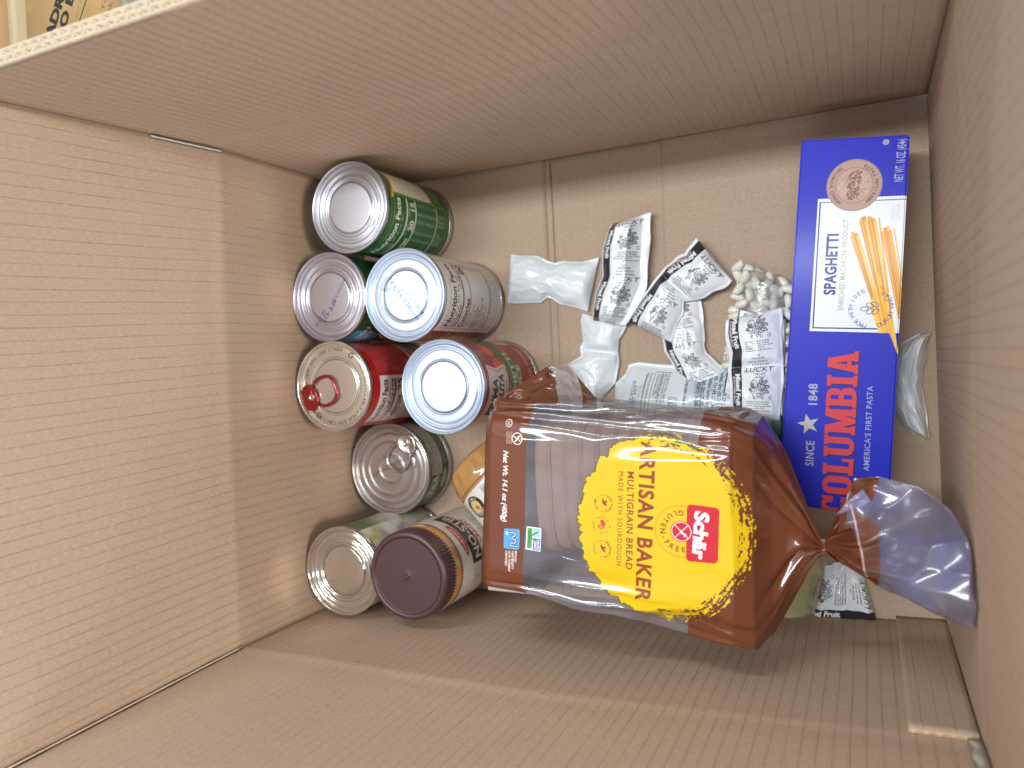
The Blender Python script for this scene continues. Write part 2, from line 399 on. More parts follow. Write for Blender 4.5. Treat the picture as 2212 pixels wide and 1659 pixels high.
# pale cut edges where the corner slits begin above the score line
def cut_edge(P, Q, wd, nrm, mat=EDGE, name='cut_edge', th=.0012):
    P, Q, nrm = np.array(P), np.array(Q), np.array(nrm, float); V = []
    n = 26
    for k in range(n):
        t = k / (n - 1); p = P * (1 - t) + Q * t; wv = wd * (.65 + .7 * float(vn(t * 11, 3, 70)))
        V.append(p); V.append(p + nrm * wv)
    o = link(name, mesh(V, [(2 * i, 2 * i + 1, 2 * i + 3, 2 * i + 2) for i in range(n - 1)]), [mat], box); put(o); solid(o, th, 0, 0); return o
e_ = lambda a, b, t: a * (1 - t) + b * t
cut_edge(e_(TLs, TLt, .0) + [.002, -.0015, 0], e_(TLs, TLt, .30) + [.0015, -.001, 0], .0024, (.85, -.5, 0), plain('pale_torn_edge', (.50, .52, .50, 1), .9, var=.3, vs=250))
cut_edge(e_(BLs, BLt, .0) + [.0005, .0005, 0], e_(BLs, BLt, .95) + [.0005, .0005, 0], .0030, (.9, .45, 0))
ce = cut_edge(BRs + [-.0012, .0030, .004], e_(BRs, BRt, .6) + [-.0014, .0035, 0], .0060, (-.97, .05, 0), plain('pale_tape', (.40, .41, .35, 1), .5, var=.12), 'tape_strip')
# bottom flaps
def flap(name, pts, z, mat, rot, seed, th=.0034):
    """pts: 4 corners (x,y) ccw ; rot: flutes along x when True"""
    nu = nv = 46; V = []; UV = []; P = [np.array(q) for q in pts]
    for j in range(nv):
        for i in range(nu):
            u, v = i / (nu - 1), j / (nv - 1)
            p = (P[0] * (1 - u) + P[1] * u) * (1 - v) + (P[3] * (1 - u) + P[2] * u) * v
            zz = z + .0012 * (float(vn(p[0] * 14, p[1] * 14, seed)) - .5)
            V.append((p[0], p[1], zz)); UV.append((p[1], p[0]) if rot else (p[0], p[1]))
    o = link(name, mesh(V, gridfaces(nu, nv), UV), [mat, EDGE], box); put(o); solid(o, th); return o
flap('bottom_flap', [(-.3085, -.3990), (-.1930, -.3990), (-.1930, .0050), (-.3085, .0050)], -.0014, CBM, False, 21)
flap('bottom_flap', [(-.5075, -.3990), (-.3062, -.3990), (-.3036, .0050), (-.5075, .0050)], -.0005, CBM, False, 22)
flap('bottom_flap', [(-.2040, -.3990), (.0050, -.3990), (.0060, .0050), (-.1975, .0050)], -.0005, CBF, True, 23)
# shadow line beside the left flap's edge, put in as a thin darker strip
sc_ = link('flap_shadow_strip', mesh([(-.3010, -.393, .0001), (-.2998, -.393, .0001), (-.2975, -.003, .0001), (-.2987, -.003, .0001)], [(0, 1, 2, 3)]), [plain('flap_shadow_paper', (.42, .31, .22, 1), .9)], box); put(sc_); solid(sc_, .0004, 1, 0)
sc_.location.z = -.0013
# glue tab on the front wall beside the right corner
gt_u0 = -.0345
V = []; UV = []
for j in range(24):
    for i in range(12):
        s = i / 11; z = HS * .995 * j / 23; x = gt_u0 * (1 - s) + -.0012 * s
        V.append((x, -.3905 + .0008 * math.sin(z * 30), z)); UV.append((x + .5, z))
gt = link('glue_tab', mesh(V, gridfaces(12, 24), UV), [CB, EDGE], box); put(gt); solid(gt, .0030, 1)
V = []
for i in range(90):
    x = gt_u0 + (-.0012 - gt_u0) * i / 89; V.append((x, -.3920 +    .0006 * math.sin(x / .0062 * 2 * PI), HS)); V.append((V[-1][0], V[-1][1], HS - .01))
gf = link('tab_flute', mesh(V, [(2 * i, 2 * i + 1, 2 * i + 3, 2 * i + 2) for i in range(89)]), [plain('orange_cut_edge', (.50, .31, .16, 1), .9)], box); put(gf); solid(gf, .0006, 0, 0); gf.location.z += .0006

# boxes standing outside, seen past the rim
def outer_box(x0, x1, y0, y1, ztop, cv, label, rz=0.0, edge=None, loc=None):
    cx, cy = (x0 + x1) / 2, (y0 + y1) / 2
    e = empty('cardboard_box', (cx, cy, -.03), label, 'box', 'printed boxes standing beyond the rim')
    inv = Matrix.Translation((-cx, -cy, .03))
    top = mesh([(x0, y0, ztop), (x1, y0, ztop), (x1, y1, ztop), (x0, y1, ztop)], [(0, 1, 2, 3)], [cv.uv(x0, y0), cv.uv(x1, y0), cv.uv(x1, y1), cv.uv(x0, y1)])
    o = link('printed_panel', top, [printed('printed_kraft', cv, .8, coat=0, bs=(200, .0002)), EDGE], e); o.matrix_parent_inverse = inv; solid(o, .004)
    s = link('side_panel', boxmesh(x0 + .003, x1 - .003, y0 + .003, y1 - .003, -.03, ztop - .006), [plain('kraft_side', (.42, .30, .17, 1), .85, vs=12)], e, False); s.matrix_parent_inverse = inv
    return e, inv
ZB = .25
K_ = (150, 120, 76)
def aB(u, v): return atz(u, v, ZB)[:2]
b0 = aB(120, 0); 
x0, x1 = aB(62, 120)[0], aB(262, 30)[0]
cv = Cv(x0 - .01, -.02, .40, .55, 2200, K_)
X, Y = cv.xy(); nzz = fbm(X * 60, Y * 60, 5)[..., None]; cv.px[..., :3] *= .93 + .14 * nzz
INK = (26, 20, 16)
cv.tl('QUADRUM', aB(91, 150), aB(160, -70), 30 / 1672 * .47, INK, .05)
cv.tl('P O BAR', aB(132, 95), aB(178, -70), 28 / 1672 * .47, INK, .05)
cv.tl('*E*E*E*', aB(163, 60), aB(190, -60), 8 / 1672 * .47, (110, 110, 50), .02)
cv.line(aB(166, 62), aB(206, -60), .0010, INK)
cv.tl('Packed To Help', aB(200, 110), aB(250, -70), 12 / 1672 * .47, (84, 66, 40), .0)
cv.tl('Thank You', aB(222, 75), aB(262, -50), 13 / 1672 * .47, (84, 66, 40), .0)
ob1, inv1 = outer_box(x0, x1, .016, .30, ZB, cv, 'neighbouring box top with bold black lettering, seen over the top left rim')
# its pale folded-up flap edge
pe = link('flap_edge', boxmesh(x0 - .014, x0 - .001, .016, .30, ZB - .05, ZB + .006, .001), [plain('pale_yellow_edge', (.36, .28, .16, 1), .8)], ob1); pe.matrix_parent_inverse = inv1
pe2 = link('flap_edge', boxmesh(x1 + .001, x1 + .010, .016, .30, ZB - .05, ZB + .002, .001), [plain('pale_green_edge', (.22, .21, .15, 1), .8)], ob1); pe2.matrix_parent_inverse = inv1
xx = x0 - .018
cv = Cv(xx - .25, .0, .26, .40, 1500, (150, 116, 74)); 
for k in range(7): cv.micro(xx - .05 - k * .012, .05, .3, .006, (90, 80, 50), PI / 2, .6)
outer_box(xx - .24, xx, .016, .30, ZB - .02, cv, 'neighbouring box at the far top left corner with faint small print')
# ------------------------------------------------------------------ cans
LIDP = [(.0381, -.0030), (.0385, -.0015), (.0382, .0002), (.0375, .0007), (.0368, .0002), (.0364, -.0010), (.0361, -.0034), (.0355, -.0039), (.0347, -.0034),
        (.0330, -.0022), (.0315, -.0018), (.0302, -.0022), (.0293, -.0033), (.0284, -.0035), (.0275, -.0028), (.0262, -.0018), (.0248, -.0019), (.0240, -.0028), (.0232, -.0033), (.0224, -.0028), (.0214, -.0018), (.0200, -.0016), (.0, -.0015)]
LIDQ = [(.0381, -.0030), (.0385, -.0015), (.0382, .0002), (.0375, .0007), (.0368, .0002), (.0364, -.0010), (.0361, -.0032), (.0354, -.0036), (.0346, -.0030),
        (.0334, -.0022), (.0325, -.0023), (.0318, -.0032), (.0309, -.0034), (.0300, -.0026), (.0290, -.0022), (.0240, -.0021), (.0230, -.0021), (.0222, -.0028), (.0215, -.0029), (.0208, -.0022), (.0196, -.0020), (.0, -.0019)]
def refine(prof, per=3):
    P = np.array(prof); out = []
    for k in range(len(P) - 1):
        p0 = P[max(k - 1, 0)]; p1 = P[k]; p2 = P[k + 1]; p3 = P[min(k + 2, len(P) - 1)]
        for i in range(per):
            t = i / per; q = .5 * ((2 * p1) + (-p0 + p2) * t + (2 * p0 - 5 * p1 + 4 * p2 - p3) * t * t + (-p0 + 3 * p1 - 3 * p2 + p3) * t ** 3)
            out.append((max(0, float(q[0])), float(q[1])))
    out.append(tuple(P[-1])); return out
def lidmat(name, cv, rough, metal=1.0, coat=0.0, aniso=0.0):
    m = printed(name, cv, rough, metal, coat, None)
    nt = m.node_tree; b = nt.nodes['Principled BSDF']
    bump(nt, b, 500, .00002, strength=.6)
    return m
def can(x, y, R, H, phi, label_cv, lid_cv, label, lid_rough=.28, lid_metal=1.0, group=None, name='food_can', lidprof=None, ribs=False, body_gap=.0035, lab_rough=.35, rimcol=(.62, .62, .64, 1)):
    e = empty(name, (x, y, .0005), label, 'can', group)
    rb = R - .0013
    silver = plain('tinplate', rimcol, .22, 1.0, var=.05, vs=20)
    prof = [(R - .0002, H - .003), (R - .0001, H - .0042), (rb, H - .0055), (rb, H - .008), (rb, .007), (rb, .0055), (R - .0001, .0035), (R, .0012), (R - .0006, .0), (R - .003, .0004), (0, .002)]
    link('can_body', lathe(refine(prof, 2), 72), [silver], e)
    # paper label, a hair proud of the body, with its overlap seam
    n = 96; V = []; UV = []
    zz = np.linspace(.0062, H - .0062, 12 if not ribs else 60)
    for z in zz:
        for i in range(n + 1):
            f = i / n; a = phi + PI + f * 2 * PI
            r = rb + .00035 + .0004 * (1 if f > .985 else 0) + .00012 * math.sin(f * 40 + z * 90)
            if ribs and .25 * H < z < .78 * H: r -= .0006 * (.5 + .5 * math.sin(z * 2 * PI / .0062))
            V.append((r * math.cos(a), r * math.sin(a), z)); UV.append((f, (z - zz[0]) / (zz[-1] - zz[0])))
    link('label', mesh(V, gridfaces(n + 1, len(zz)), UV), [printed('label_print', label_cv, lab_rough, 0, .35)], e)
    lp = lidprof or LIDP; k = R / .0381
    lid = lathe(refine([(r * k, z + H) for r, z in lp]), 96, lambda f, r, z, a: lid_cv.uv(r * math.cos(a), r * math.sin(a)))
    link('lid', lid, [lidmat('lid_metal', lid_cv, lid_rough, lid_metal)], e)
    return e
def lidcv(c=(186, 186, 190), R=.040): return Cv(-R, -R, 2 * R, 2 * R, 5200, c)
def LC(x, y, z):                                  # picture point on a lid -> lid-local metres
    return lambda u, v: atz(u, v, z)[:2] - np.array([x, y])
def labcv(R, H, bg): return Cv(-PI * R, 0, 2 * PI * R, H - .0124, 4200, bg)
Rr = .0381; HC = .1127; phi_to = lambda x, y: math.atan2(CAM[1] - y, CAM[0] - x)

def nutrition(cv, x0, x1, y0, y1, ink, title='Nutrition Facts', cal='80', box=None, lw=.0005, lines=9, calx=None):
    """reads along +x, top at y1"""
    if box: [cv.line(p, q, lw, box) for p, q in (((x0, y0), (x1, y0)), ((x1, y0), (x1, y1)), ((x1, y1), (x0, y1)), ((x0, y1), (x0, y0)))]
    w = x1 - x0; h = y1 - y0; m = w * .03; X0 = x0 + m; X1 = x1 - m
    cv.text(title, X0, y1 - h * .115, h * .085, ink, bold=.03, fit=w * .92)
    cv.micro(X0, y1 - h * .165, w * .75, h * .026, ink); 
    cv.text('Serving size', X0, y1 - h * .215, h * .034, ink, bold=.03); cv.text('1/2 cup (130g)', X1, y1 - h * .215, h * .034, ink, bold=.03, al='r')
    cv.rect(X0, y1 - h * .262, X1, y1 - h * .236, ink)
    cv.text('Calories', X0, y1 - h * .372, h * .062, ink, bold=.03); cv.text(cal, X1, y1 - h * .375, h * .085, ink, bold=.035, al='r')
    cv.rect(X0, y1 - h * .402, X1, y1 - h * .388, ink)
    names = ['Total Fat 0g', 'Saturated Fat 0g', 'Trans Fat 0g', 'Cholesterol 0mg', 'Sodium 140mg', 'Total Carbohydrate 19g', 'Dietary Fiber 7g', 'Total Sugars 2g', 'Protein 6g']
    for k in range(lines):
        yy = y1 - h * (.448 + k * .042); ind = 0 if k in (0, 3, 4, 5, 8) else w * .04
        cv.text(names[k], X0 + ind, yy, h * .023, ink, bold=.025 if not ind else 0)
        cv.text(random.choice(['0%', '6%', '7%', '25%']), X1, yy, h * .023, ink, al='r')
        cv.line((X0, yy - h * .009), (X1, yy - h * .009), lw * .45, ink, op=.7)
    cv.rect(X0, y1 - h * .835, X1, y1 - h * .818, ink)
    for k in range(4): cv.micro(X0, y1 - h * (.862 + k * .034), w * .9, h * .018, ink, op=.6)

def adj(u0, v0): return u0
CP = {'A': (-.4373, -.0426), 'B': (-.4638, -.1157), 'C': (-.3880, -.1209), 'D': (-.4600, -.1924), 'E': (-.3567, -.1973), 'F': (-.4575, -.2731), 'G': (-.4638, -.3517)}
arcx = lambda R, deg: R * math.radians(deg)
# A: green vegetable can, two-column facts panel
x, y = CP['A']; R = Rr - .0013
cv = labcv(R, HC, (18, 92, 46)); h = cv.h
X, Y = cv.xy(); cv.px[..., :3] *= (.92 + .16 * fbm(X * 90, Y * 90, 3))[..., None]
a = lambda d: arcx(R, d)
cv.rect(a(38), h * .30, a(95), h * .90, (222, 218, 196)); 
for k in range(24): cv.micro(a(40), h * (.33 + k * .023), a(50), .0011, (90, 96, 70), op=.7)
for k in range(60):
    t0, t1 = k / 60, (k + 1) / 60; f = lambda t: (a(30 + 75 * t), h * (.96 - .08 * math.sin(t * 3)))
    cv.line(f(t0), f(t1), .0022, (236, 140, 30)); cv.line((f(t0)[0], f(t0)[1] - .0016), (f(t1)[0], f(t1)[1] - .0016), .0009, (246, 220, 90))
cv.rect(a(38), h * .10, a(95), h * .26, (34, 104, 48)); 
for k in range(6): cv.micro(a(40), h * (.12 + k * .022), a(46), .0012, (190, 220, 120), op=.8)
for k in range(50):
    t0, t1 = k / 50, (k + 1) / 50; f = lambda t: (a(36 + 60 * t), h * (.28 - .10 * t * t)); cv.line(f(t0), f(t1), .0014, (226, 120, 30))
WH = (226, 232, 220)
cv.rect(a(-62), h * .045, a(36), h * .93, (20, 98, 50)); 
for q in ((a(-62), h * .045, a(36), h * .052), (a(-62), h * .923, a(36), h * .93), (a(-62), h * .045, a(-61), h * .93), (a(35), h * .045, a(36), h * .93)): cv.rect(*q, (150, 170, 70))
X0 = a(-58); W = a(91)
cv.text('Nutrition Facts', X0, h * .835, h * .062, WH, bold=.035, fit=W * .98)
cv.micro(X0, h * .79, W * .8, h * .022, WH); cv.text('Serving size', X0, h * .755, h * .024, WH, bold=.02); cv.rect(X0, h * .722, X0 + W, h * .74, WH)
cv.micro(X0 + W * .45, h * .69, W * .2, h * .02, WH); cv.micro(X0 + W * .75, h * .69, W * .2, h * .02, WH)
cv.text('Calories', X0, h * .615, h * .05, WH, bold=.03); cv.text('20', X0 + W * .62, h * .612, h * .062, WH, bold=.04, al='c'); cv.text('15', X0 + W * .9, h * .612, h * .062, WH, bold=.04, al='c')
cv.rect(X0, h * .585, X0 + W, h * .60, WH)
for k in range(10):
    yy = h * (.55 - k * .032); nm = ['Total Fat', 'Saturated Fat', 'Trans Fat', 'Sodium', 'Total Carb.', 'Dietary Fiber', 'Total Sugars', 'Incl. Added Sugars', 'Protein', 'Calcium'][k]
    cv.text(nm, X0 + (0 if k in (0, 3, 4, 8) else W * .03), yy, h * .019, WH); cv.line((X0, yy - h * .008), (X0 + W, yy - h * .008), .0002, WH, op=.4)
    for q in (.40, .52, .68, .80, .93): cv.micro(X0 + W * q, yy, W * .05, h * .019, WH)
cv.rect(X0, h * .225, X0 + W, h * .238, WH)
for k in range(5): [cv.micro(X0 + W * q, h * (.195 - k * .027), W * .2, h * .018, WH) for q in (0, .4, .7)]
for k in range(60): cv.rect(a(-120 + k * 4), h * .965, a(-120 + k * 4) + .0006, h * .972, (230, 226, 120)); cv.rect(a(-120 + k * 4), h * .02, a(-120 + k * 4) + .0006, h * .027, (230, 226, 120))
lc = lidcv((194, 194, 200))
can(x, y, Rr, HC, phi_to(x, y), cv, lc, 'green labelled can with white two-column nutrition print, topmost by the back wall', .36, .85)
# B: green label with blue flash, violet ink code on its lid
x, y = CP['B']
cv = labcv(R, HC, (14, 78, 40)); h = cv.h
cv.poly([(a(-100), h * .60), (a(-50), h * .60), (a(-44), h * .98), (a(-100), h * .98)], (58, 160, 214))
cv.text('GOLDEN', a(-92), h * .82, .006, (220, 240, 250), bold=.03); cv.text('SWEET', a(-92), h * .72, .007, (220, 240, 250), bold=.03)
cv.ell(a(-42), h * .50, .017, .011, (240, 200, 40), ang=.9); cv.ell(a(-42), h * .50, .014, .008, (150, 30, 36), ang=.9)
for k in range(90):
    px, py = a(random.uniform(-75, -20)), h * random.uniform(.05, .36); cv.ell(px, py, .0032, .0024, random.choice([(232, 186, 52), (244, 206, 84), (206, 150, 36)]), ang=random.random() * 3)
for k in range(24):
    px, py = a(random.uniform(-30, 60)), h * random.uniform(.1, .9); cv.line((px, py), (px + .006, py + .010), .0008, (60, 130, 60))
lc = lidcv((192, 188, 196)); F = LC(x, y, HC); V_ = (92, 82, 150)
cv2 = lc; cv2.tl('302331S', F(741, 600), F(722, 640), .0026, V_, .0, .1); cv2.tl('4FT', F(720, 642), F(706, 668), .0044, V_, .0); cv2.tl('427', F(706, 672), F(692, 692), .0038, V_, .0)
cv2.tl('2E 0215', F(698, 668), F(677, 702), .0030, V_, .0)
can(x, y, Rr, HC, phi_to(x, y), cv, lc, 'green can with a blue flash and violet ink code, wedged between wall and bean can', .32, .85)
# C: bean can
x, y = CP['C']
cv = labcv(R, HC, (226, 222, 214)); h = cv.h
nutrition(cv, a(-38), a(58), h * .07, h * .93, (30, 26, 28), box=(60, 56, 58))
cv.line((a(62), h * .75), (a(75), h * .75), .0012, (226, 130, 50))
cv.rect(a(-130), 0, a(-44), h, (84, 50, 38))
for k in range(1500):
    px, py = a(random.uniform(-130, -46)), h * random.uniform(0, 1); c = random.choice([(150, 96, 74), (176, 120, 92), (120, 72, 56), (196, 146, 116), (98, 60, 46)])
    an = random.gauss(.5, .5); cv.ell(px, py - .0004, .0026, .0013, (52, 28, 22), ang=an); cv.ell(px, py, .0024, .0011, c, ang=an); cv.ell(px - .0003, py + .0003, .0012, .0004, tuple(min(255, int(q * 1.25)) for q in c), ang=an)
lc = lidcv((188, 198, 212)); F = LC(x, y, HC); G_ = (104, 122, 148)
lc.tl('BEST BY AUG 2028', F(821, 629), F(912, 629), .0024, G_); I_ = (70, 90, 150)
lc.tl('HP1BLS', F(905, 689), F(874, 643), .0036, I_); lc.tl('D080171', F(917, 680), F(888, 634), .0036, I_); lc.tl('S1.171', F(868, 640), F(844, 598), .0030, I_)
can(x, y, Rr, HC, phi_to(x, y), cv, lc, 'bean can with white label and blue ink best-by date stamped on its lid', .38, .80, lidprof=LIDQ)
# D: red can with pull tab
x, y = CP['D']; HD = .1187
cv = labcv(R, HD, (176, 26, 38)); h = cv.h
cv.rect(a(-62), h * .04, a(10), h * .90, (226, 218, 210)); nutrition(cv, a(-62), a(8), h * .06, h * .89, (34, 26, 26), cal='25')
for k in range(15): cv.micro(a(16), h * (.90 - k * .035), a(46), .0015, (236, 190, 186), op=.9)
cv.rect(a(12), h * .30, a(90), h * .34, (226, 218, 210)); cv.rect(a(30), h * .05, a(80), h * .26, (210, 200, 190))
for k in range(26): cv.rect(a(34 + k * 1.7), h * .08, a(34 + k * 1.7) + .0005 * random.choice([1, 1.6]), h * .24, (40, 36, 36))
lc = lidcv((214, 206, 194)); BR_ = (96, 72, 50); rr = .0290
lc.arc('NON BPA CAN LINER', 0, 0, rr + .0012, .0030, BR_, math.radians(165), math.radians(72))
lc.arc('100% RECYCLABLE', 0, 0, rr + .0012, .0030, BR_, math.radians(40), math.radians(-42))
lc.arc('NON BPA CAN LINER', 0, 0, rr + .0012, .0030, BR_, math.radians(-52), math.radians(-140))
lc.arc('RECYCLABLE', 0, 0, rr + .0012, .0030, BR_, math.radians(222), math.radians(182))
for d in (55, 233):
    cx, cy = (rr + .002) * math.cos(math.radians(d)), (rr + .002) * math.sin(math.radians(d))
    for k in range(3):
        t = 2 * PI * k / 3 + .4; p = (cx + .0024 * math.cos(t), cy + .0024 * math.sin(t)); q = (cx + .0024 * math.cos(t + 1.4), cy + .0024 * math.sin(t + 1.4)); lc.line(p, q, .0010, BR_)
for d in (173, -47): lc.ell((rr + .002) * math.cos(math.radians(d)), (rr + .002) * math.sin(math.radians(d)), .0008, .0008, BR_)
TABP = [(.0381, -.0030), (.0385, -.0015), (.0382, .0002), (.0375, .0007), (.0368, .0002), (.0364, -.0012), (.0361, -.0042), (.0352, -.0048), (.0340, -.0040), (.0325, -.0036), (.0290, -.0035), (.0255, -.0036), (.0247, -.0046), (.0238, -.0049), (.0228, -.0042), (.0215, -.0040), (.0, -.0040)]
def pull_tab(e, F, nose, rivet, far, z, mat, rivmat, s=1.0):
    n_, r_, f_ = np.array(F(*nose)), np.array(F(*rivet)), np.array(F(*far)); ax = f_ - n_; L = np.linalg.norm(ax); ax = ax / L; py = np.array([-ax[1], ax[0]])
    t = empty('pull_tab', (0, 0, 0), '', ''); del t['label']; del t['category']; t.parent = e
    G = lambda u, v, q: (n_[0] + ax[0] * u + py[0] * v, n_[1] + ax[1] * u + py[1] * v, z + q)
    wd = L * .30
    # ring: closed loop from the shoulder round the far end
    pts = []
    for k in range(36):
        a_ = 2 * PI * k / 36; c_, s_ = math.cos(a_), math.sin(a_)
        u = L * .66 + L * .32 * np.sign(c_) * abs(c_) ** .8; v = wd * np.sign(s_) * abs(s_) ** .75 * (1.0 if c_ > -.3 else .95)
        pts.append(G(u, v, .0022 + .0005 * c_))
    link('ring', tube(pts, L * .034, 8, True, .8), mat, t)
    # nose plate with a raised rim
    V = []; nn = 28; rings = [(1.0, -.0006), (1.0, .0007), (.9, .0012), (.78, .0007), (0, .0006)]
    cu = L * .24
    for q, dz in rings:
        for k in range(nn):
            a_ = 2 * PI * k / nn; c_ = math.cos(a_); s_ = math.sin(a_)
            u = cu + L * .235 * c_ * q; v = wd * (.98 if c_ > 0 else .98 - .30 * abs(c_)) * s_ * q
            V.append(G(u, v, .0016 + dz + .0004 * c_))
    link('plate', mesh(V, gridfaces(nn, len(rings), True)), mat, t)
    rp = lathe(refine([(.0029, .0016), (.0028, .0028), (.0023, .0033), (.0016, .0029), (.0, .0028)], 2), 24)
    rv = link('rivet', rp, rivmat, t); rv.location = (r_[0], r_[1], z)
    # embossed finger well beside the ring
    return t
e = can(x, y, Rr, HD, phi_to(x, y), cv, lc, 'red labelled can with a beige ring-printed lid and red pull tab', .2, .8, lidprof=TABP, rimcol=(.70, .64, .52, 1))
redm = plain('red_lacquered_metal', (.30, .018, .022, 1), .22, .6, .5, var=.1)
F = LC(x, y, HD - .003); pull_tab(e, F, (652, 868), (677, 858), (729, 833), HD - .0040, [redm], [plain('rivet_metal', (.70, .62, .52, 1), .25, 1)])
# E: tomato sauce can
x, y = CP['E']
cv = labcv(R, HC, (150, 30, 26)); h = cv.h
for k in range(26):
    px, py = a(random.uniform(-130, 130)), h * random.uniform(0, 1); r0 = random.uniform(.008, .014); c = np.array(random.choice([(178, 40, 34), (196, 58, 44), (140, 24, 24), (206, 84, 66)]))
    for q in range(8): cv.ell(px - r0 * .05 * q, py + r0 * .05 * q, r0 * (1 - q * .09), r0 * (.9 - q * .085), tuple(np.minimum(255, c * (1 + .045 * q))))
    cv.line((px + r0 * .2, py), (px + r0, py + r0 * .3), .0007, (60, 12, 14))
cv.poly([(a(-70), h * .36), (a(10), h * .33), (a(70), h * .52), (a(90), h * .66), (a(90), h * .82), (a(60), h * .66), (a(10), h * .55), (a(-70), h * .58)], (38, 104, 56))
cv.poly([(a(-85), h * .98), (a(-85), h * .66), (a(-72), h * .60), (a(24), h * .60), (a(18), h * .78), (a(24), h * .94)], (228, 216, 206))
for p, q in (((a(-80), h * .93), (a(19), h * .91)), ((a(-80), h * .64), (a(19), h * .63)), ((a(19), h * .91), (a(14), h * .78)), ((a(14), h * .78), (a(19), h * .63))): cv.line(p, q, .0006, (176, 40, 34))
cv.text('PRIMA', a(-45), h * .80, h * .085, (24, 22, 24), bold=.05, fit=a(50), shear=.15); cv.text('QUALITA', a(-50), h * .685, h * .085, (24, 22, 24), bold=.05, fit=a(60), shear=.15)
cv.text('LOW SODIUM', a(-40), h * .545, h * .026, (210, 220, 190)); cv.text('FAT LESS', a(-40), h * .505, h * .026, (210, 220, 190)); cv.text('BRAND', a(-14), h * .625, h * .022, (24, 22, 24))
cv.text('SPAGHETTI', a(-62), h * .42, h * .075, (200, 214, 190), bold=.04, fit=a(104)); cv.text('SAUCE', a(-34), h * .315, h * .075, (200, 214, 190), bold=.04, fit=a(56))
cv.text('NET WT 15 OZ (425 GRAMS)', a(-60), h * .10, h * .040, (220, 190, 170), bold=.02, fit=a(110)); cv.rect(a(62), h * .1, a(84), h * .36, (214, 196, 184))
lc = lidcv((188, 198, 212))
can(x, y, Rr, HC, phi_to(x, y), cv, lc, 'tomato sauce can with red and green label and plain pale lid, beside the bread', .38, .80, lidprof=LIDQ)
# F: short fish can
x, y = CP['F']; RF = .0428; HF = .0442
cv = labcv(RF - .0013, HF, (38, 66, 40)); h = cv.h; a2 = lambda d: arcx(RF - .0013, d)
cv.rect(a2(-22), h * .40, a2(88), h * .96, (206, 208, 196)); cv.text('Nutrition Facts', a2(-20), h * .84, .0024, (30, 34, 30), bold=.03)
for k in range(11): cv.micro(a2(-20 if k > 1 else 20), h * (.87 - k * .042), a2(100 if k > 1 else 62), .0011, (40, 46, 40))
for k in range(8): cv.micro(a2(-10), h * (.34 - k * .042), a2(92), .0011, (180, 196, 170))
cv.poly([(a2(-58), h * .45), (a2(-26), h * .45), (a2(-26), h * .9), (a2(-58), h * .9)], (110, 150, 110)); cv.text('T&A', a2(-54), h * .55, .008, (206, 214, 220), bold=.03); cv.ell(a2(-30), h * .2, .010, .004, (150, 176, 130))
FT = [(.0381, -.0024), (.0385, -.0012), (.0382, .0002), (.0375, .0006), (.0368, .0002), (.0364, -.0010), (.0361, -.0038), (.0352, -.0044), (.0340, -.0032), (.0322, -.0030), (.0300, -.0030), (.0293, -.0022), (.0285, -.0022), (.0278, -.0030), (.0235, -.0030), (.0228, -.0022), (.0220, -.0022), (.0213, -.0030), (.0130, -.0030), (.0122, -.0023), (.0114, -.0023), (.0106, -.0031), (0, -.0031)]
lc = lidcv((196, 190, 186), .046); F = LC(x, y, HF)
for (p, q, t, dy) in (((799, 1035), (902, 980), 'MERMAID APPROATER', 0),): lc.tl(t, F(*p), F(*q), .0036, (128, 122, 122))
e = can(x, y, RF, HF, phi_to(x, y), cv, lc, 'short round fish can with green label, silver pull tab and ringed lid', .26, .88, lidprof=FT)
silt = plain('tab_steel', (.62, .60, .60, 1), .2, 1.0, var=.05)
pull_tab(e, LC(x, y, HF - .002), (891, 941), (879, 957), (850, 1012), HF - .0026, [silt], [silt])
for (p0, p1, p2) in (((847, 930), (868, 936), (874, 944)), ((887, 985), (898, 998), (893, 1013))):
    pa = [np.array(F(*p)) for p in (p0, p1, p2)]; pts = [tuple(pa[0] * (1 - t) ** 2 + 2 * pa[1] * t * (1 - t) + pa[2] * t * t) + (HF - .0026,) for t in np.linspace(0, 1, 8)]
    link('embossed_bead', tube(pts, .0008, 6, False, .7), [silt], e)
# G: golden-lidded can with pale painted label
x, y = CP['G']; HG = .1150
cv = labcv(R, HG, (206, 206, 190)); h = cv.h
X, Y = cv.xy(); n1 = fbm(X * 45 + 3, Y * 32, 61, 3); n2 = fbm(X * 60, Y * 45, 65, 3); n3 = fbm(X * 50, Y * 60, 68, 3)
def wash(m, c): cv.px[..., :3] = cv.px[..., :3] * (1 - m[..., None]) + np.array(c, np.float32) / 255 * m[..., None]
wash(np.clip((n1 - .5) * 5, 0, 1) * (X > a(0)), (184, 190, 60)); wash(np.clip((n2 - .56) * 6, 0, 1), (150, 156, 170)); wash(np.clip((n3 - .55) * 6, 0, 1) * (X > a(-20)), (226, 226, 220)); wash((X > a(45)) * np.clip((Y / h - .5) * 3, 0, 1) * .8, (60, 84, 34))
cv.line((a(-100), h * .55), (a(30), h * .55), .0005, (80, 90, 110)); cv.rect(a(-8), h * .28, a(24), h * .31, (70, 90, 130))
for k in range(30): cv.ell(a(random.uniform(-24, -2)), h * random.uniform(.50, .72), .0026, .0014, random.choice([(40, 30, 22), (150, 110, 60), (200, 170, 90), (20, 18, 16)]), ang=random.random() * 3)
cv.rect(a(-120), h * .0, a(-50), h, (196, 192, 176))
for k in range(14): cv.micro(a(-110), h * (.9 - k * .06), a(50), .0018, (90, 100, 90))
lc = lidcv((214, 208, 198))
can(x, y, Rr, HG, phi_to(x, y), cv, lc, 'can with golden lid and pale painted label in the bottom left corner', .13, .9, rimcol=(.66, .64, .58, 1))

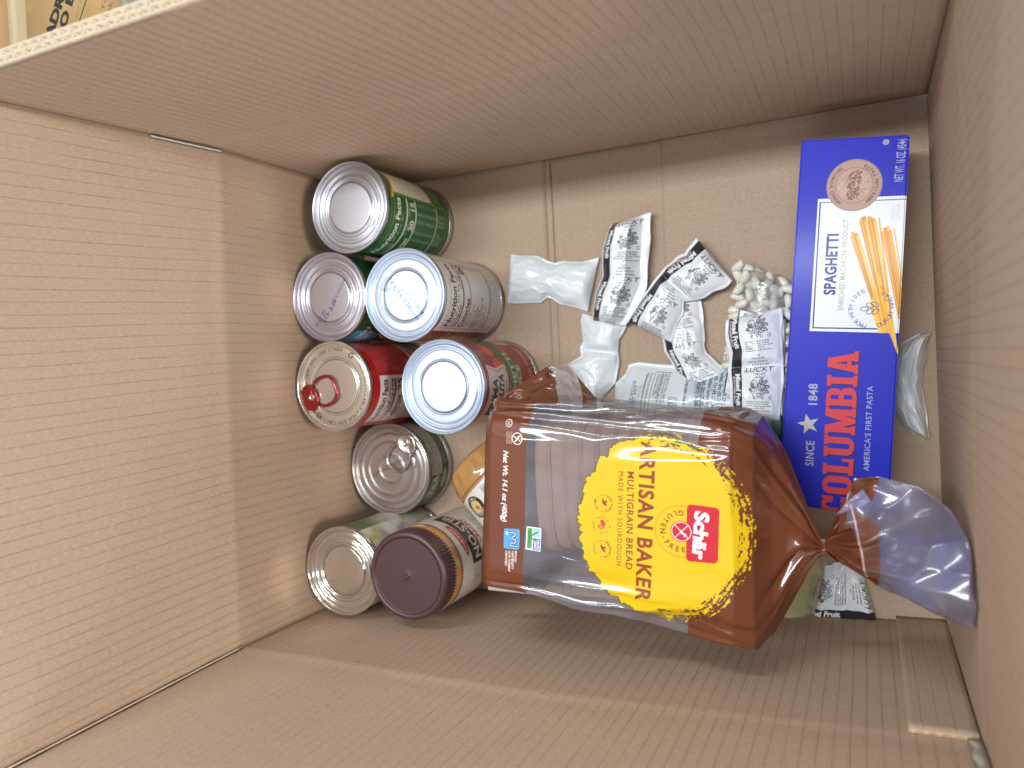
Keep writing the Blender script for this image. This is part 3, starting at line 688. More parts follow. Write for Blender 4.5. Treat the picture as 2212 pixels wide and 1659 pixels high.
# ------------------------------------------------------------------ peanut butter jars
PBM = plain('peanut_butter_in_plastic', (.50, .255, .085, 1), .14, 0, .6, var=.10, vs=35, sss=.05)
def jarlabel(Rj):
    cv = Cv(-PI * Rj, 0, 2 * PI * Rj, .070, 4200, (226, 222, 212)); a = lambda d: Rj * math.radians(d); return cv, a
def jar_body(e, Rj, Hj, cv, phi, M=None):
    """upright local geometry, base at z=0; M turns it where it lies"""
    prof = [(0, .001), (Rj * .55, .0), (Rj * .74, .0005), (Rj * .86, .003), (Rj * .95, .009), (Rj, .018), (Rj, .022)]
    prof += [(Rj, .024), (Rj - .0006, .026), (Rj - .0006, .098), (Rj, .100), (Rj, .103), (Rj * .985, .107), (Rj * .94, .112), (Rj * .89, .1155), (Rj * .87, .118), (Rj * .87, Hj - .004)]
    n = 96; P = refine(prof, 3); V = []
    for r, z in P:
        for i in range(n):
            a = 2 * PI * i / n; q = r
            if .004 < z < .018: q = r - .0016 * (1 if (i % 6) < 3 else 0) * math.sin((z - .004) / .014 * PI)
            V.append((q * math.cos(a), q * math.sin(a), z))
    b = link('jar_body', mesh(V, gridfaces(n, len(P), True)), [PBM], e)
    V = []; UV = []
    for z in np.linspace(.027, .097, 8):
        for i in range(n + 1):
            f = i / n; a = phi + PI + f * 2 * PI; r = Rj - .0002 + (.0003 if f > .98 else 0)
            V.append((r * math.cos(a), r * math.sin(a), z)); UV.append((f, (z - .027) / .070))
    l = link('label', mesh(V, gridfaces(n + 1, 8), UV), [printed('jar_label_print', cv, .35, 0, .4)], e)
    return b, l
def jar_lid(e, Rl, z0, h, mat):
    n = 240; P = refine([(Rl, z0), (Rl, z0 + .001), (Rl - .0002, z0 + h - .004), (Rl - .0006, z0 + h - .0022), (Rl - .0018, z0 + h - .0005), (Rl - .0034, z0 + h), (Rl - .0046, z0 + h - .0002), (Rl - .0056, z0 + h - .0010), (Rl - .0066, z0 + h - .0012), (Rl * .5, z0 + h - .0012), (.0026, z0 + h - .0012), (.0018, z0 + h - .0006), (.0009, z0 + h - .0004), (.0006, z0 + h - .0012), (0, z0 + h - .0012)], 2)
    V = []
    for r, z in P:
        for i in range(n):
            a = 2 * PI * i / n; q = r
            if z < z0 + h - .0028 and z > z0 + .0005: q = r - .0007 * (1 if (i % 3) == 0 else 0)
            V.append((q * math.cos(a), q * math.sin(a), z))
    return link('screw_lid', mesh(V, gridfaces(n, len(P), True)), [mat], e)
LIDM = plain('dark_brown_plastic', (.060, .026, .030, 1), .36, 0, .0, bs=(900, .00006), var=.06, vs=25, spec=.55)
RJ = .0375
cv, aj = jarlabel(RJ)
# black diagonal banner with lettering
def bannerp(d0, d1, y0, y1, sk): return [(aj(d0), y0), (aj(d1), y0 + sk), (aj(d1), y1 + sk), (aj(d0), y1)]
cv.poly(bannerp(-24, 62, .034, .052, .004), (24, 20, 20)); cv.line((aj(-24), .0335), (aj(62), .0375), .0008, (150, 120, 60))
cv.text('NO-STIR', aj(-18), .0365, .0095, (226, 216, 196), ang=.06, bold=.02, fit=aj(78)); cv.text('CREAMY', aj(-2), .0285, .0048, (196, 60, 36), ang=.06, bold=.04, fit=aj(44))
cv.ell(aj(14), .0585, .0165, .0046, (190, 30, 34), ang=.07); cv.ell(aj(14), .0585, .0150, .0034, (206, 44, 44), ang=.07); cv.text('Peanut Delight', aj(-6), .0570, .0028, (240, 230, 220), ang=.07, bold=.02, fit=aj(40))
for k in range(6): cv.micro(aj(-10), .022 - k * .003, aj(50), .0012, (60, 50, 40))
for k in range(24): cv.rect(aj(-80 + k * .9), .006, aj(-80 + k * .9) + .0005, .026, (110, 110, 130))
xj, yj = -.3925, -.3490
HJ = .124
e = empty('peanut_butter_jar', (xj, yj, .0005), 'upright peanut butter jar with dark brown screw lid by the front wall', 'jar')
jar_body(e, RJ, HJ, cv, phi_to(xj, yj)); jar_lid(e, .0368, .1075, .0175, LIDM)
# the second jar lies on its side, base towards the cans
cv, aj = jarlabel(RJ)
aj2 = lambda d: aj(d)
cv.ell(aj(28), .012, .0098, .0098, (46, 30, 20)); cv.ell(aj(28), .012, .0064, .0064, (216, 196, 150)); cv.ell(aj(28), .012, .0098, .0098, (46, 30, 20), ring=.0006)
cv.arc('INGREDIENTS', aj(28), .012, .0069, .0020, (236, 226, 200), math.radians(150), math.radians(-10), .03); cv.arc('SIMPLE', aj(28), .012, .0090, .0020, (236, 226, 200), math.radians(215), math.radians(300), .03, True)
for dx, dy, r_, c_ in ((-.0018, .0016, .0030, (214, 176, 84)), (.0016, -.0016, .0034, (224, 190, 100)), (-.0012, .001, .0018, (170, 110, 50)), (.0016, -.0016, .0020, (236, 206, 130)), (.0002, .0002, .0010, (200, 70, 60))): cv.ell(aj(28) + dx, .012 + dy, r_ * 1.1, r_ * .85, c_, ang=-.7)
for k in range(22): cv.rect(aj(-32), .003 + k * .00085, aj(2), .003 + k * .00085 + random.choice([.0003, .0005]), (84, 96, 140))
cv.text('0 10 144', aj(-40), .004, .0018, (60, 60, 60), ang=PI / 2); cv.text('SPREAD', aj(-66), .020, .0034, (40, 34, 30), bold=.03)
cv.poly([(aj(-64), .028), (aj(-20), .025), (aj(60), .030), (aj(60), .056), (aj(-64), .048)], (24, 20, 20)); cv.poly([(aj(-60), .030), (aj(-40), .028), (aj(-44), .036), (aj(-60), .038)], (196, 36, 40)); cv.poly([(aj(-56), .038), (aj(-44), .037), (aj(-48), .046), (aj(-58), .046)], (60, 70, 150))
cv.poly([(aj(-50), .044), (aj(-42), .043), (aj(-44), .050), (aj(-50), .050)], (220, 180, 50)); cv.text('N', aj(-38), .034, .0095, (236, 226, 206), bold=.03, ang=.05)
B_ = atz(1027, 984, .043); ax = atz(1150, 1090, .039) - atz(1053, 978, .039); ax /= np.linalg.norm(ax); ax[2] = 0
base = np.array([B_[0], B_[1], .0385]) 
Z = Vector(ax).normalized(); Xv = Vector((0, 0, 1)); Yv = Z.cross(Xv)
Mj = Matrix.Translation(base) @ Matrix(((Xv.x, Yv.x, Z.x, 0), (Xv.y, Yv.y, Z.y, 0), (Xv.z, Yv.z, Z.z, 0), (0, 0, 0, 1)))
e = empty('peanut_butter_jar', (0, 0, 0), 'peanut butter jar lying on its side, ribbed base out, partly under the bread', 'jar'); e.matrix_world = Mj
jar_body(e, RJ, HJ, cv, math.radians(0)); jar_lid(e, .0368, .1075, .0175, LIDM)
# ------------------------------------------------------------------ bread bag
def bagmat(name, cv, rough=.32, gl=.11, b1=(13, .0019, (1, 1.8, 1)), b2=(120, .00006), fres=(.055, .26)):
    m, nt, b = newmat(name); L = nt.links.new
    im = nd(nt, 'ShaderNodeTexImage'); im.image = cv.image(name); im.extension = 'EXTEND'
    L(im.outputs[0], b.inputs['Base Color']); L(im.outputs[1], b.inputs['Alpha']); b.inputs['Roughness'].default_value = rough; b.inputs['Specular IOR Level'].default_value = .2
    tc = nd(nt, 'ShaderNodeTexCoord'); mp = nd(nt, 'ShaderNodeMapping'); mp.inputs['Scale'].default_value = b1[2]; L(tc.outputs['Object'], mp.inputs[0])
    n1 = nd(nt, 'ShaderNodeTexNoise'); n1.noise_type = 'RIDGED_MULTIFRACTAL'; n1.inputs['Scale'].default_value = b1[0]; n1.inputs['Detail'].default_value = 2; n1.inputs['Distortion'].default_value = 0.8; L(mp.outputs[0], n1.inputs['Vector'])
    n2 = nd(nt, 'ShaderNodeTexNoise'); n2.inputs['Scale'].default_value = b2[0]; n2.inputs['Detail'].default_value = 2; L(tc.outputs['Object'], n2.inputs['Vector'])
    p1 = nd(nt, 'ShaderNodeBump'); p1.inputs['Distance'].default_value = b1[1]; L(n1.outputs[0], p1.inputs['Height'])
    p2 = nd(nt, 'ShaderNodeBump'); p2.inputs['Distance'].default_value = b2[1]; L(n2.outputs[0], p2.inputs['Height']); L(p1.outputs[0], p2.inputs['Normal'])
    L(p2.outputs[0], b.inputs['Normal'])
    g = nd(nt, 'ShaderNodeBsdfGlossy'); g.inputs['Roughness'].default_value = gl; g.inputs[0].default_value = (1, 1, 1, 1); L(p2.outputs[0], g.inputs['Normal'])
    ly = nd(nt, 'ShaderNodeFresnel'); ly.inputs[0].default_value = 1.55; L(p2.outputs[0], ly.inputs['Normal'])
    mr = nd(nt, 'ShaderNodeMapRange'); mr.inputs[1].default_value = .03; mr.inputs[2].default_value = .8; mr.inputs[3].default_value = fres[0]; mr.inputs[4].default_value = fres[1]; L(ly.outputs[0], mr.inputs[0])
    ms = nd(nt, 'ShaderNodeMixShader'); L(mr.outputs[0], ms.inputs[0]); L(b.outputs[0], ms.inputs[1]); L(g.outputs[0], ms.inputs[2]); L(ms.outputs[0], nt.nodes['Material Output'].inputs[0])
    return m
ZT = .165
T = lambda u, v: atz(u, v, ZT)[:2]
cvb = Cv(-.335, -.43, .30, .26, 5200, (168, 162, 170), .24)
X, Y = cvb.xy()
# film haze
hz = fbm(X * 26, Y * 60, 91, 3); cvb.px[..., 3] = .13 + .26 * hz
BRN = (108, 56, 32)
def side(P, Q):      # signed side of line P->Q in world
    P = np.array(P); Q = np.array(Q); return (Q[0] - P[0]) * (Y - P[1]) - (Q[1] - P[1]) * (X - P[0])
m1 = side(T(1146, 850), T(1126, 1290)) < 0; m2 = side(T(1516, 850), T(1476, 1400)) > 0
brown = (m1 | m2)
tone = 1 + .10 * (fbm(X * 40, Y * 40, 95, 3) - .5)
for k in range(3): cvb.px[..., k] = np.where(brown, BRN[k] / 255 * tone, cvb.px[..., k])
cvb.px[..., 3] = np.where(brown, 1.0, cvb.px[..., 3])
# brushed yellow sun
c0 = T(1428, 1142); rx = np.linalg.norm(T(1612, 1142) - T(1244, 1142)) / 2; ry = np.linalg.norm(T(1438, 940) - T(1438, 1346)) / 2
dx, dy = X - c0[0], Y - c0[1]; rad = np.sqrt((dx / rx) ** 2 + (dy / ry) ** 2); th = np.arctan2(dy / ry, dx / rx)
rag = (fbm(th * 14 + 50, rad * 3, 71, 3) - .5) * .10 + (fbm(X * 420, Y * 420, 73, 2) - .5) * .05
right = np.clip((np.cos(th) + .35) * 1.4, 0, 1)
streak = fbm((th + rad * .35) * 9 + 80, rad * 60, 75, 2); speck = fbm(X * 900, Y * 900, 77, 2)
lim = 1.0 + rag - right * .03
cov = (rad < lim) & ~((rad > .87) & (right > .3) & (streak + (rad - .87) * 1.6 * right + (speck - .5) * .7 > .66))
cov |= (rad >= lim) & (rad < 1.045) & (right > .3) & (streak * .6 + speck * .5 > .66)
rim = (rad < lim + .022) & (rad > .80) & ~cov & ~m2
YEL = (232, 192, 14)
for k, q in enumerate(YEL): cvb.px[..., k] = np.where(cov, q / 255 * (1 - .03 * (fbm(X * 20, Y * 20, 79, 2) - .5)), cvb.px[..., k])
cvb.px[..., 3] = np.where(cov, 1.0, cvb.px[..., 3])
for k, q in enumerate((120, 108, 50)): cvb.px[..., k] = np.where(rim, q / 255, cvb.px[..., k])
cvb.px[..., 3] = np.where(rim, .8, cvb.px[..., 3])
PM = (ZT * 0 + .654 - ZT) / FOC * 1.13           # metres per picture unit near the bag top
RB = (150, 62, 26)
cvb.tl('ARTISAN BAKER', T(1387, 952), T(1371, 1298), 29 * PM, RB, .03, sp=1.1)
cvb.tl('MULTIGRAIN BREAD', T(1358, 1017), T(1350, 1231), 13 * PM, RB, .015, sp=1.1)
cvb.tl('MADE WITH SOURDOUGH', T(1339, 1017), T(1330, 1222), 9.5 * PM, RB, .0, sp=1.2)
RED = (206, 28, 44)
cx, cy = T(1472, 1148)
cvb.ell(cx, cy, 51 * PM, 51 * PM, (214, 120, 24), ring=.0004); cvb.ell(cx, cy, 49.5 * PM, 49.5 * PM, YEL)
cvb.rect(*(T(1472, 1205)), *(T(1530, 1085)), YEL) if False else None
cvb.rrect([T(1485, 1088), T(1555, 1097), T(1550, 1219), T(1481, 1213)], .0032, RED)
cvb.tl('Sch\u00e4r', T(1503, 1102), T(1495, 1207), 25 * PM, (248, 246, 244), .045, .06)
cvb.ell(cx, cy, 21 * PM, 21 * PM, RED); cvb.ell(cx, cy, 18.5 * PM, 18.5 * PM, (240, 220, 224), ring=.0006)
u0, u1 = np.array([1, .9]) * .0042, np.array([1, -1.1]) * .0042
cvb.line((cx - u0[0], cy - u0[1]), (cx + u0[0], cy + u0[1]), .0006, (244, 230, 232)); cvb.line((cx - u1[0], cy - u1[1]), (cx + u1[0], cy + u1[1]), .0006, (244, 230, 232))
for q in (-1, 0, 1): cvb.ell(cx + .001 + q * .0012, cy - .0014 - q * .0012, .0013, .0006, (244, 230, 232), ang=q * .8)
cvb.arc('GLUTEN-FREE', cx, cy, 41 * PM, 10 * PM, RB, math.radians(78), math.radians(282), .02, True)
for (u, v, t1, t2, kd) in ((1305, 1086, 'GOOD SOURCE', 'OF FIBER', 0), (1300, 1134, 'SOY', 'FREE', 1), (1300, 1186, 'PRESERVATIVE', 'FREE', 2)):
    x0, y0 = T(u, v); r_ = 15 * PM
    cvb.arc(t1, x0, y0, r_, 4.2 * PM, RB, math.radians(60), math.radians(-80), .01); cvb.arc(t2, x0, y0, r_, 4.2 * PM, RB, math.radians(220), math.radians(150), .01)
    for q in range(26):
        a_ = math.radians(-85 - q * 2.0) if q < 13 else math.radians(70 + (q - 13) * 5); cvb.ell(x0 + (r_ + .0006) * math.cos(a_), y0 + (r_ + .0006) * math.sin(a_), .00022, .00022, (216, 90, 50))
    if kd == 1: cvb.ell(x0 + .0010, y0 + .0016, .0024, .0015, (226, 60, 60), ang=-1.1); cvb.ell(x0 - .0006, y0 - .0012, .0022, .0014, (226, 70, 66), ang=-.2); cvb.ell(x0 - .0006, y0 - .0012, .0012, .0007, YEL, ang=-.2)
    else:
        for q, an in ((0, .5), (1, -.7), (2, 1.7)): cvb.ell(x0 + .0013 * math.cos(an), y0 + .0013 * math.sin(an), .0017, .0007, (156, 50, 34), ang=an)
WT = (240, 234, 228)
cvb.tl('Net Wt. 14.1 oz (400g)', T(1088, 973), T(1080, 1127), 12 * PM, WT, .03, .15)
x0, y0 = T(1099, 914); cvb.ell(x0, y0, 7.5 * PM, 7.5 * PM, WT, ring=.0005); cvb.text('U', x0 - 3 * PM, y0 + 3.0 * PM, 6.5 * PM, WT, -PI / 2, .03)
x0, y0 = T(1120, 947); cvb.ell(x0, y0, 12 * PM, 12 * PM, WT, ring=.0006); cvb.line((x0 - .0026, y0 + .0018), (x0 + .0026, y0 - .0018), .0006, WT); cvb.line((x0 - .0022, y0 - .0024), (x0 + .0026, y0 + .0020), .0005, WT); cvb.ell(x0 + .001, y0 + .0012, .0013, .0006, WT, ang=.7); cvb.ell(x0 - .001, y0 - .0012, .0013, .0006, WT, ang=.7)
for k, s_ in enumerate(('CERTIFIED', 'GLUTEN-FREE', 'GFCO.ORG')): cvb.tl(s_, T(1105 - k * 5, 932), T(1105 - k * 5, 958), 3.4 * PM, WT)
cvb.rrect([T(1085, 1143), T(1122, 1144), T(1120, 1189), T(1083, 1187)], .0018, (84, 158, 216))
pts = [T(*q) for q in ((1092, 1152), (1108, 1152), (1111, 1156), (1109, 1160), (1103, 1161), (1103, 1165), (1111, 1167), (1112, 1172), (1108, 1175), (1100, 1174), (1099, 1180), (1116, 1182))]
for p, q in zip(pts, pts[1:]): cvb.line(p, q, .0016, (16, 30, 50)); 
for p, q in zip(pts, pts[1:]): cvb.line(p, q, .0006, (230, 240, 246))
cvb.poly([T(1087, 1153), T(1094, 1148), T(1094, 1158)], WT)
for k, s_ in enumerate(('MONASH', 'UNIVERSITY', 'LOW FODMAP', 'CERTIFIED')): cvb.tl(s_, T(1110 - k * 7.5, 1191), T(1109 - k * 7.5, (1215, 1231, 1236, 1224)[k]), 5.4 * PM, WT, .025)
P4 = [T(1137, 1137), T(1169, 1141), T(1167, 1192), T(1134, 1187)]; cvb.poly(P4, (226, 236, 240)); cvb.poly([T(1139, 1140), T(1150, 1141), T(1148, 1186), T(1137, 1184)], (96, 170, 96)); cvb.poly([T(1152, 1142), T(1167, 1144), T(1166, 1162), T(1151, 1160)], (150, 200, 226))
cvb.poly([T(1152, 1163), T(1167, 1165), T(1165, 1190), T(1150, 1188)], (110, 80, 160))
cvb.tl('NON', T(1160, 1167), T(1159, 1187), 5 * PM, WT, .03); cvb.tl('GMO', T(1154, 1167), T(1153, 1187), 5 * PM, WT, .03); cvb.tl('VERIFIED', T(1141, 1142), T(1139, 1184), 6 * PM, (40, 110, 60), .03)
cvb.ell(*T(1157, 1152), .0016, .0009, (236, 150, 40), ang=.6); cvb.line(T(1143, 1160), T(1160, 1150), .0009, (40, 130, 60)); cvb.line(T(1143, 1160), T(1156, 1168), .0009, (40, 130, 60))
BAG = bagmat('bread_bag_film', cvb, rough=.30)

ST = [(1071, 864, 1049, 1262, .150, .084, 7), (1078, 862, 1060, 1266, .160, .080, 7), (1140, 866, 1135, 1283, .165, .078, 6), (1300, 876, 1300, 1330, .166, .076, 5.5), (1480, 890, 1478, 1367, .166, .074, 5.5),
      (1585, 906, 1585, 1394, .166, .073, 6), (1632, 922, 1636, 1408, .160, .076, 5), (1668, 950, 1672, 1388, .152, .084, 3.4), (1702, 1000, 1706, 1320, .147, .096, 2.6), (1735, 1066, 1738, 1255, .143, .110, 2.2), (1762, 1134, 1764, 1208, .139, .122, 2.0), (1776, 1160, 1776, 1192, .136, .127, 2.0), (1786, 1162, 1786, 1190, .136, .128, 2.0)]
bread = empty('bread_bag', (*T(1350, 1110), .076), 'brown and yellow plastic bag of sliced multigrain bread lying on the jar', 'bread')
bi = Matrix.Translation(-bread.location)
def bput(o): o.matrix_parent_inverse = bi; return o
def stations(n):
    S = np.array(ST, float); d = [0]
    for k in range(1, len(S)): d.append(d[-1] + abs(S[k, 0] - S[k - 1, 0]) + .4 * abs(S[k, 1] - S[k - 1, 1]))
    d = np.array(d) / d[-1]; t = np.linspace(0, 1, n)
    return t, np.stack([np.interp(t, d, S[:, k]) for k in range(7)], 1), d
NS, NR = 190, 220
t_, S_, d_ = stations(NS)
V = []; UV = []
for j in range(NS):
    uT, vT, uB, vB, zt, zb, n = S_[j]
    A = atz(uT, vT, zt - .010); B = atz(uB, vB, zt - .010); c = (A + B) / 2; h = (A - B) / 2; zc, hz_ = (zt + zb) / 2, (zt - zb) / 2
    neck = np.clip((t_[j] - d_[6]) / (d_[11] - d_[6]), 0, 1); amp = .02 + .50 * neck ** .8 if neck > 0 else 0.0
    for i in range(NR):
        a = 2 * PI * i / NR; ca, sa = math.cos(a), math.sin(a)
        qx = np.sign(ca) * abs(ca) ** (2 / n); qz = np.sign(sa) * abs(sa) ** (2 / n)
        pl = 0.0
        if amp: pl = -amp * ((1 - abs(math.sin(a * 5.5 + 1.3 + neck * .8 + 1.2 * float(vn(a * 1.3, neck, 84))))) ** 1.5 * .6 + .5 * float(vn(a * 6.1, neck * 3, 81)))
        wr = .0013 * (float(vn(t_[j] * 9 + (7 if qz < 0 else 0), a * 1.3 + t_[j] * 4, 83)) - .5) * 2
        wr += .0018 * (float(ridge(t_[j] * 3 + a * .6, a * 3.2, 86)) - .3) * (.4 + abs(qx) ** 6)
        edge = 1 + .8 * abs(qx * qz)
        f = (1 + pl)
        p = np.array([c[0] + h[0] * qx * f, c[1] + h[1] * qx * f, zc + hz_ * qz * f])
        p[2] += wr * edge * (qz if abs(qz) > .5 else .3) * (1.0 if t_[j] < .97 else .3); p[1] += wr * qx * edge
        if qz > .9 and t_[j] < d_[5]: p[2] -= .0030 * (1 - qx * qx) * 0 - .0016 * math.sin(PI * qx)
        V.append(p); UV.append(cvb.uv(p[0], p[1]))
F_ = gridfaces(NR, NS, True)
# left end cap
o0 = len(V); base0 = [V[i] for i in range(NR)]; cen = sum(base0) / NR
for k, q in enumerate((.96, .8, .55, .3, .02)):
    for i in range(NR):
        a = 2 * PI * i / NR; p = cen + (base0[i] - cen) * q; p = p + np.array([.004 * (1 - q) + .0025 * math.sin(a * 3) * (1 - q) - .001 * math.sin(a * 14) * q * (1 - q) * 3, 0, 0]); V.append(p); UV.append(cvb.uv(p[0] - .004, p[1]))
prev = 0
for k in range(5):
    cur = o0 + k * NR
    for i in range(NR): F_.append((prev + (i + 1) % NR, prev + i, cur + i, cur + (i + 1) % NR))
    prev = cur
bagm = mesh(V, F_, UV); bputs = bput(link('bag_film', bagm, [BAG], bread))
# tail: two crumpled layers fanning out from the twist
cvt = Cv(-.10, -.40, .105, .17, 4200, (118, 114, 138), .5)
Z2 = .152; T2 = lambda u, v: atz(u, v, Z2)[:2]
X, Y = cvt.xy(); hz = fbm(X * 40, Y * 34, 93, 3); cvt.px[..., 3] = .46 + .40 * (hz - .35)
sh = .86 + .28 * fbm(X * 60, Y * 26, 97, 2); cvt.px[..., :3] *= sh[..., None]
cvt.poly([T2(1740, 1250), T2(1740, 1100), T2(1800, 1010), T2(1897, 1010), T2(1898, 1040), T2(1884, 1080), T2(1860, 1060), T2(1832, 1090), T2(1828, 1120), T2(1850, 1160), T2(1900, 1180), T2(1896, 1262), T2(1870, 1262)], (98, 50, 29), 1.0)
cvt.poly([T2(1800, 1118), T2(1835, 1080), T2(1864, 1056), T2(1880, 1082), T2(1862, 1095), T2(1838, 1100)], (150, 146, 176), .6)
cvt.poly([T2(1838, 1098), T2(1898, 1130), T2(1900, 1230), T2(1872, 1236)], (118, 76, 62), .85)
cvt.line(T2(1838, 1090), T2(1873, 1236), .0012, (200, 170, 170), .95)
for pl, op in (([(1905, 1160), (1960, 1130), (2010, 1165), (1990, 1215), (1930, 1240), (1900, 1200)], .55), ([(2010, 1140), (2060, 1120), (2075, 1180), (2050, 1240), (2005, 1230)], .6), ([(1960, 1200), (2000, 1250), (2040, 1310), (2000, 1300), (1930, 1250)], .6)):
    for q in range(5):
        cx_ = np.mean(pl, axis=0); cvt.poly([T2(*(cx_ + (np.array(p_) - cx_) * (1.12 - q * .08))) for p_ in pl], (98, 100, 142), .74, op * .3)
TAIL = bagmat('bag_tail_film', cvt, rough=.35, gl=.16, b1=(20, .0013, (1, 1.4, 1)))
OUT = [(1846, 1032, .150), (1900, 1029, .151), (1985, 1050, .152), (2054, 1103, .165), (2090, 1165, .185), (2110, 1240, .196), (2113, 1300, .198), (2098, 1359, .190), (2066, 1342, .172), (2030, 1328, .150), (1975, 1292, .146), (1930, 1268, .143), (1886, 1246, .140)]
def outp(a):
    k = a * (len(OUT) - 1); i = min(int(k), len(OUT) - 2); f = k - i; f = f * f * (3 - 2 * f) * .3 + f * .7
    q = np.array(OUT[i]) * (1 - f) + np.array(OUT[i + 1]) * f; return q
NA, NT = 120, 70
def taillayer(sgn, seed, name):
    V = []; UV = []
    for j in range(NT):
        s = j / (NT - 1)
        for i in range(NA):
            a = i / (NA - 1); q = outp(a); O = atz(q[0], q[1], q[2]); 
            Nk = atz(1782, 1162 + 28 * a, .136)
            p = Nk * (1 - s) + O * s
            fold = math.sin(a * 26 + seed) * (1 - s) ** 1.2 * .0035 * min(1, s * 8) + .0120 * (float(ridge(a * 5.5 + s * 1.6, s * 2.4 + seed, seed)) - .3) * min(1, s * 3) * (1 - .45 * s)
            bulge = sgn * .009 * math.sin(PI * a) ** .6 * math.sin(PI * min(1, s * 1.02)) ** .7
            p[2] += fold + bulge + (.003 * math.sin(PI * s))
            p[0] += .0022 * math.sin(s * 9 + a * 14 + seed) * s * (1 - s) * 2; p[1] += .002 * math.sin(s * 12 + a * 9) * s * (1 - s)
            if i in (0, NA - 1) or j == NT - 1: p[2] -= bulge
            p[0] = min(p[0], -.0012 - (.0006 if sgn < 0 else 0) + min(0, .004 * (.5 - float(vn(a * 9, s * 5, seed)))))
            V.append(p); UV.append(cvt.uv(p[0], p[1]))
    bput(link(name, mesh(V, gridfaces(NA, NT), UV), [TAIL], bread))
taillayer(1, 101, 'bag_tail'); taillayer(-1, 107, 'bag_tail')
# folded gusset sticking out at the back left corner
cvg = Cv(-.32, -.24, .12, .08, 4200, (176, 178, 188), .42)
T3 = lambda u, v: atz(u, v, .135)[:2]
cvg.poly([T3(1040, 900), T3(1040, 800), T3(1178, 770), T3(1182, 800), T3(1214, 850), T3(1250, 900)], (106, 55, 31), 1.0)
cvg.poly([T3(1212, 770), T3(1235, 780), T3(1310, 880), T3(1290, 890)], (84, 52, 34), 1.0)
GUS = bagmat('gusset_film', cvg, b1=(26, .0012, (1, 1, 1)))
topl = [(1076, 866, .148), (1085, 858, .146), (1112, 838, .140), (1150, 812, .134), (1181, 792, .128), (1200, 790, .126), (1222, 786, .124), (1240, 803, .128), (1262, 830, .134), (1296, 868, .142)]
botl = [(1080, 872, .156), (1100, 874, .158), (1125, 876, .158), (1150, 878, .158), (1175, 878, .158), (1200, 879, .158), (1222, 880, .158), (1245, 880, .158), (1270, 881, .158), (1300, 882, .158)]
V = []; UV = []
for j in range(40):
    s = j / 39
    for i in range(80):
        k = i / 79 * 9; i0 = min(int(k), 8); f = k - i0
        A = np.array(topl[i0]) * (1 - f) + np.array(topl[i0 + 1]) * f; B = np.array(botl[i0]) * (1 - f) + np.array(botl[i0 + 1]) * f
        p = atz(*A[:2], A[2]) * (1 - s) + atz(*B[:2], B[2]) * s; p[2] += .004 * (float(ridge(i / 79 * 6, s * 3, 131)) - .3) * math.sin(PI * min(1, s + .15)) - .006 * math.sin(PI * s)
        V.append(p); UV.append(cvg.uv(p[0], p[1]))
bput(link('bag_gusset', mesh(V, gridfaces(80, 40), UV), [GUS], bread))
# pale crimped end seam under the near end
V = []
for i in range(40):
    u = 1052 + i * 2.9; p = atz(u, 1262 + i * .28, .098); V.append(p + [0, .010, 0]); V.append(p + [0, -.0055 + .0006 * (i % 2), -.002])
bput(link('end_seam', mesh(V, [(2 * i, 2 * i + 2, 2 * i + 3, 2 * i + 1) for i in range(39)]), [plain('pale_seam_film', (.42, .39, .36, 1), .3, 0, .3)], bread))
# slices seen through the window
CR_ = plain('bread_crust', (.29, .165, .095, 1), .85, bs=(220, .0006), var=.45, vs=60); CM_ = plain('bread_crumb', (.52, .38, .24, 1), .9, bs=(400, .0006), var=.3, vs=120)
sb = T(1140, 1000)[0]
for k in range(12):
    x0 = sb + .002 + k * .0118; w_ = .0116
    yc, hw, zc, hh = -.2700 + random.uniform(-.002, .002), .0475 + random.uniform(-.001, .001), .118, .0425 + random.uniform(-.0015, .0012)
    V = []; n = 48; rings = [(0, .93), (.0012, .985), (.003, 1), (w_ - .003, 1), (w_ - .0012, .985), (w_, .93)]
    for dx, q in rings:
        for i in range(n):
            a = 2 * PI * i / n; ca, sa = math.cos(a), math.sin(a); e_x = 2 / 4.2
            r_ = 1 + .015 * (float(vn(i * .35, k * 3.3, 5)) - .5)
            V.append((x0 + dx, yc + hw * q * r_ * np.sign(ca) * abs(ca) ** e_x, zc + hh * q * r_ * np.sign(sa) * abs(sa) ** e_x))
    f = gridfaces(n, len(rings), True); f.append(tuple(range(n))); f.append(tuple(range((len(rings) - 1) * n, len(rings) * n))[::-1])
    me = mesh(V, f, mi=None); o = link('bread_slice', me, [CR_, CM_], bread); bput(o); me.polygons[len(f) - 1].material_index = 1; me.polygons[len(f) - 2].material_index = 1
# ------------------------------------------------------------------ spaghetti box
ZP = .056; P5 = lambda u, v: atz(u, v, ZP)[:2]
PTL, PTR = P5(1731, 303), P5(1966, 290); dl = P5(1690, 900) - PTL; dr = P5(1938, 829) - PTR
dd = dl / np.linalg.norm(dl) + dr / np.linalg.norm(dr); dd /= np.linalg.norm(dd); LP = .264
PBL, PBR = PTL + (dl / np.linalg.norm(dl) * .7 + dd * .3) / 1.0 * LP, PTR + (dr / np.linalg.norm(dr) * .7 + dd * .3) * LP
BLUE = (12, 22, 184)
cvp = Cv(-.145, -.315, .150, .300, 5000, BLUE)
mm = (.654 - ZP) / FOC
NV = (38, 40, 130)
wp = [P5(1767, 430), P5(1975, 421.5), P5(1950, 720), P5(1748.6, 715)]
cvp.poly(wp, (236, 240, 246))
q1, q2, q3 = P5(1772, 438), P5(1980, 429), P5(1756, 708)
cvp.line(q1, q2, .0007, (110, 112, 160)); cvp.line(q1, q3, .0009, NV); cvp.line(q3, P5(1925, 711), .0009, NV)
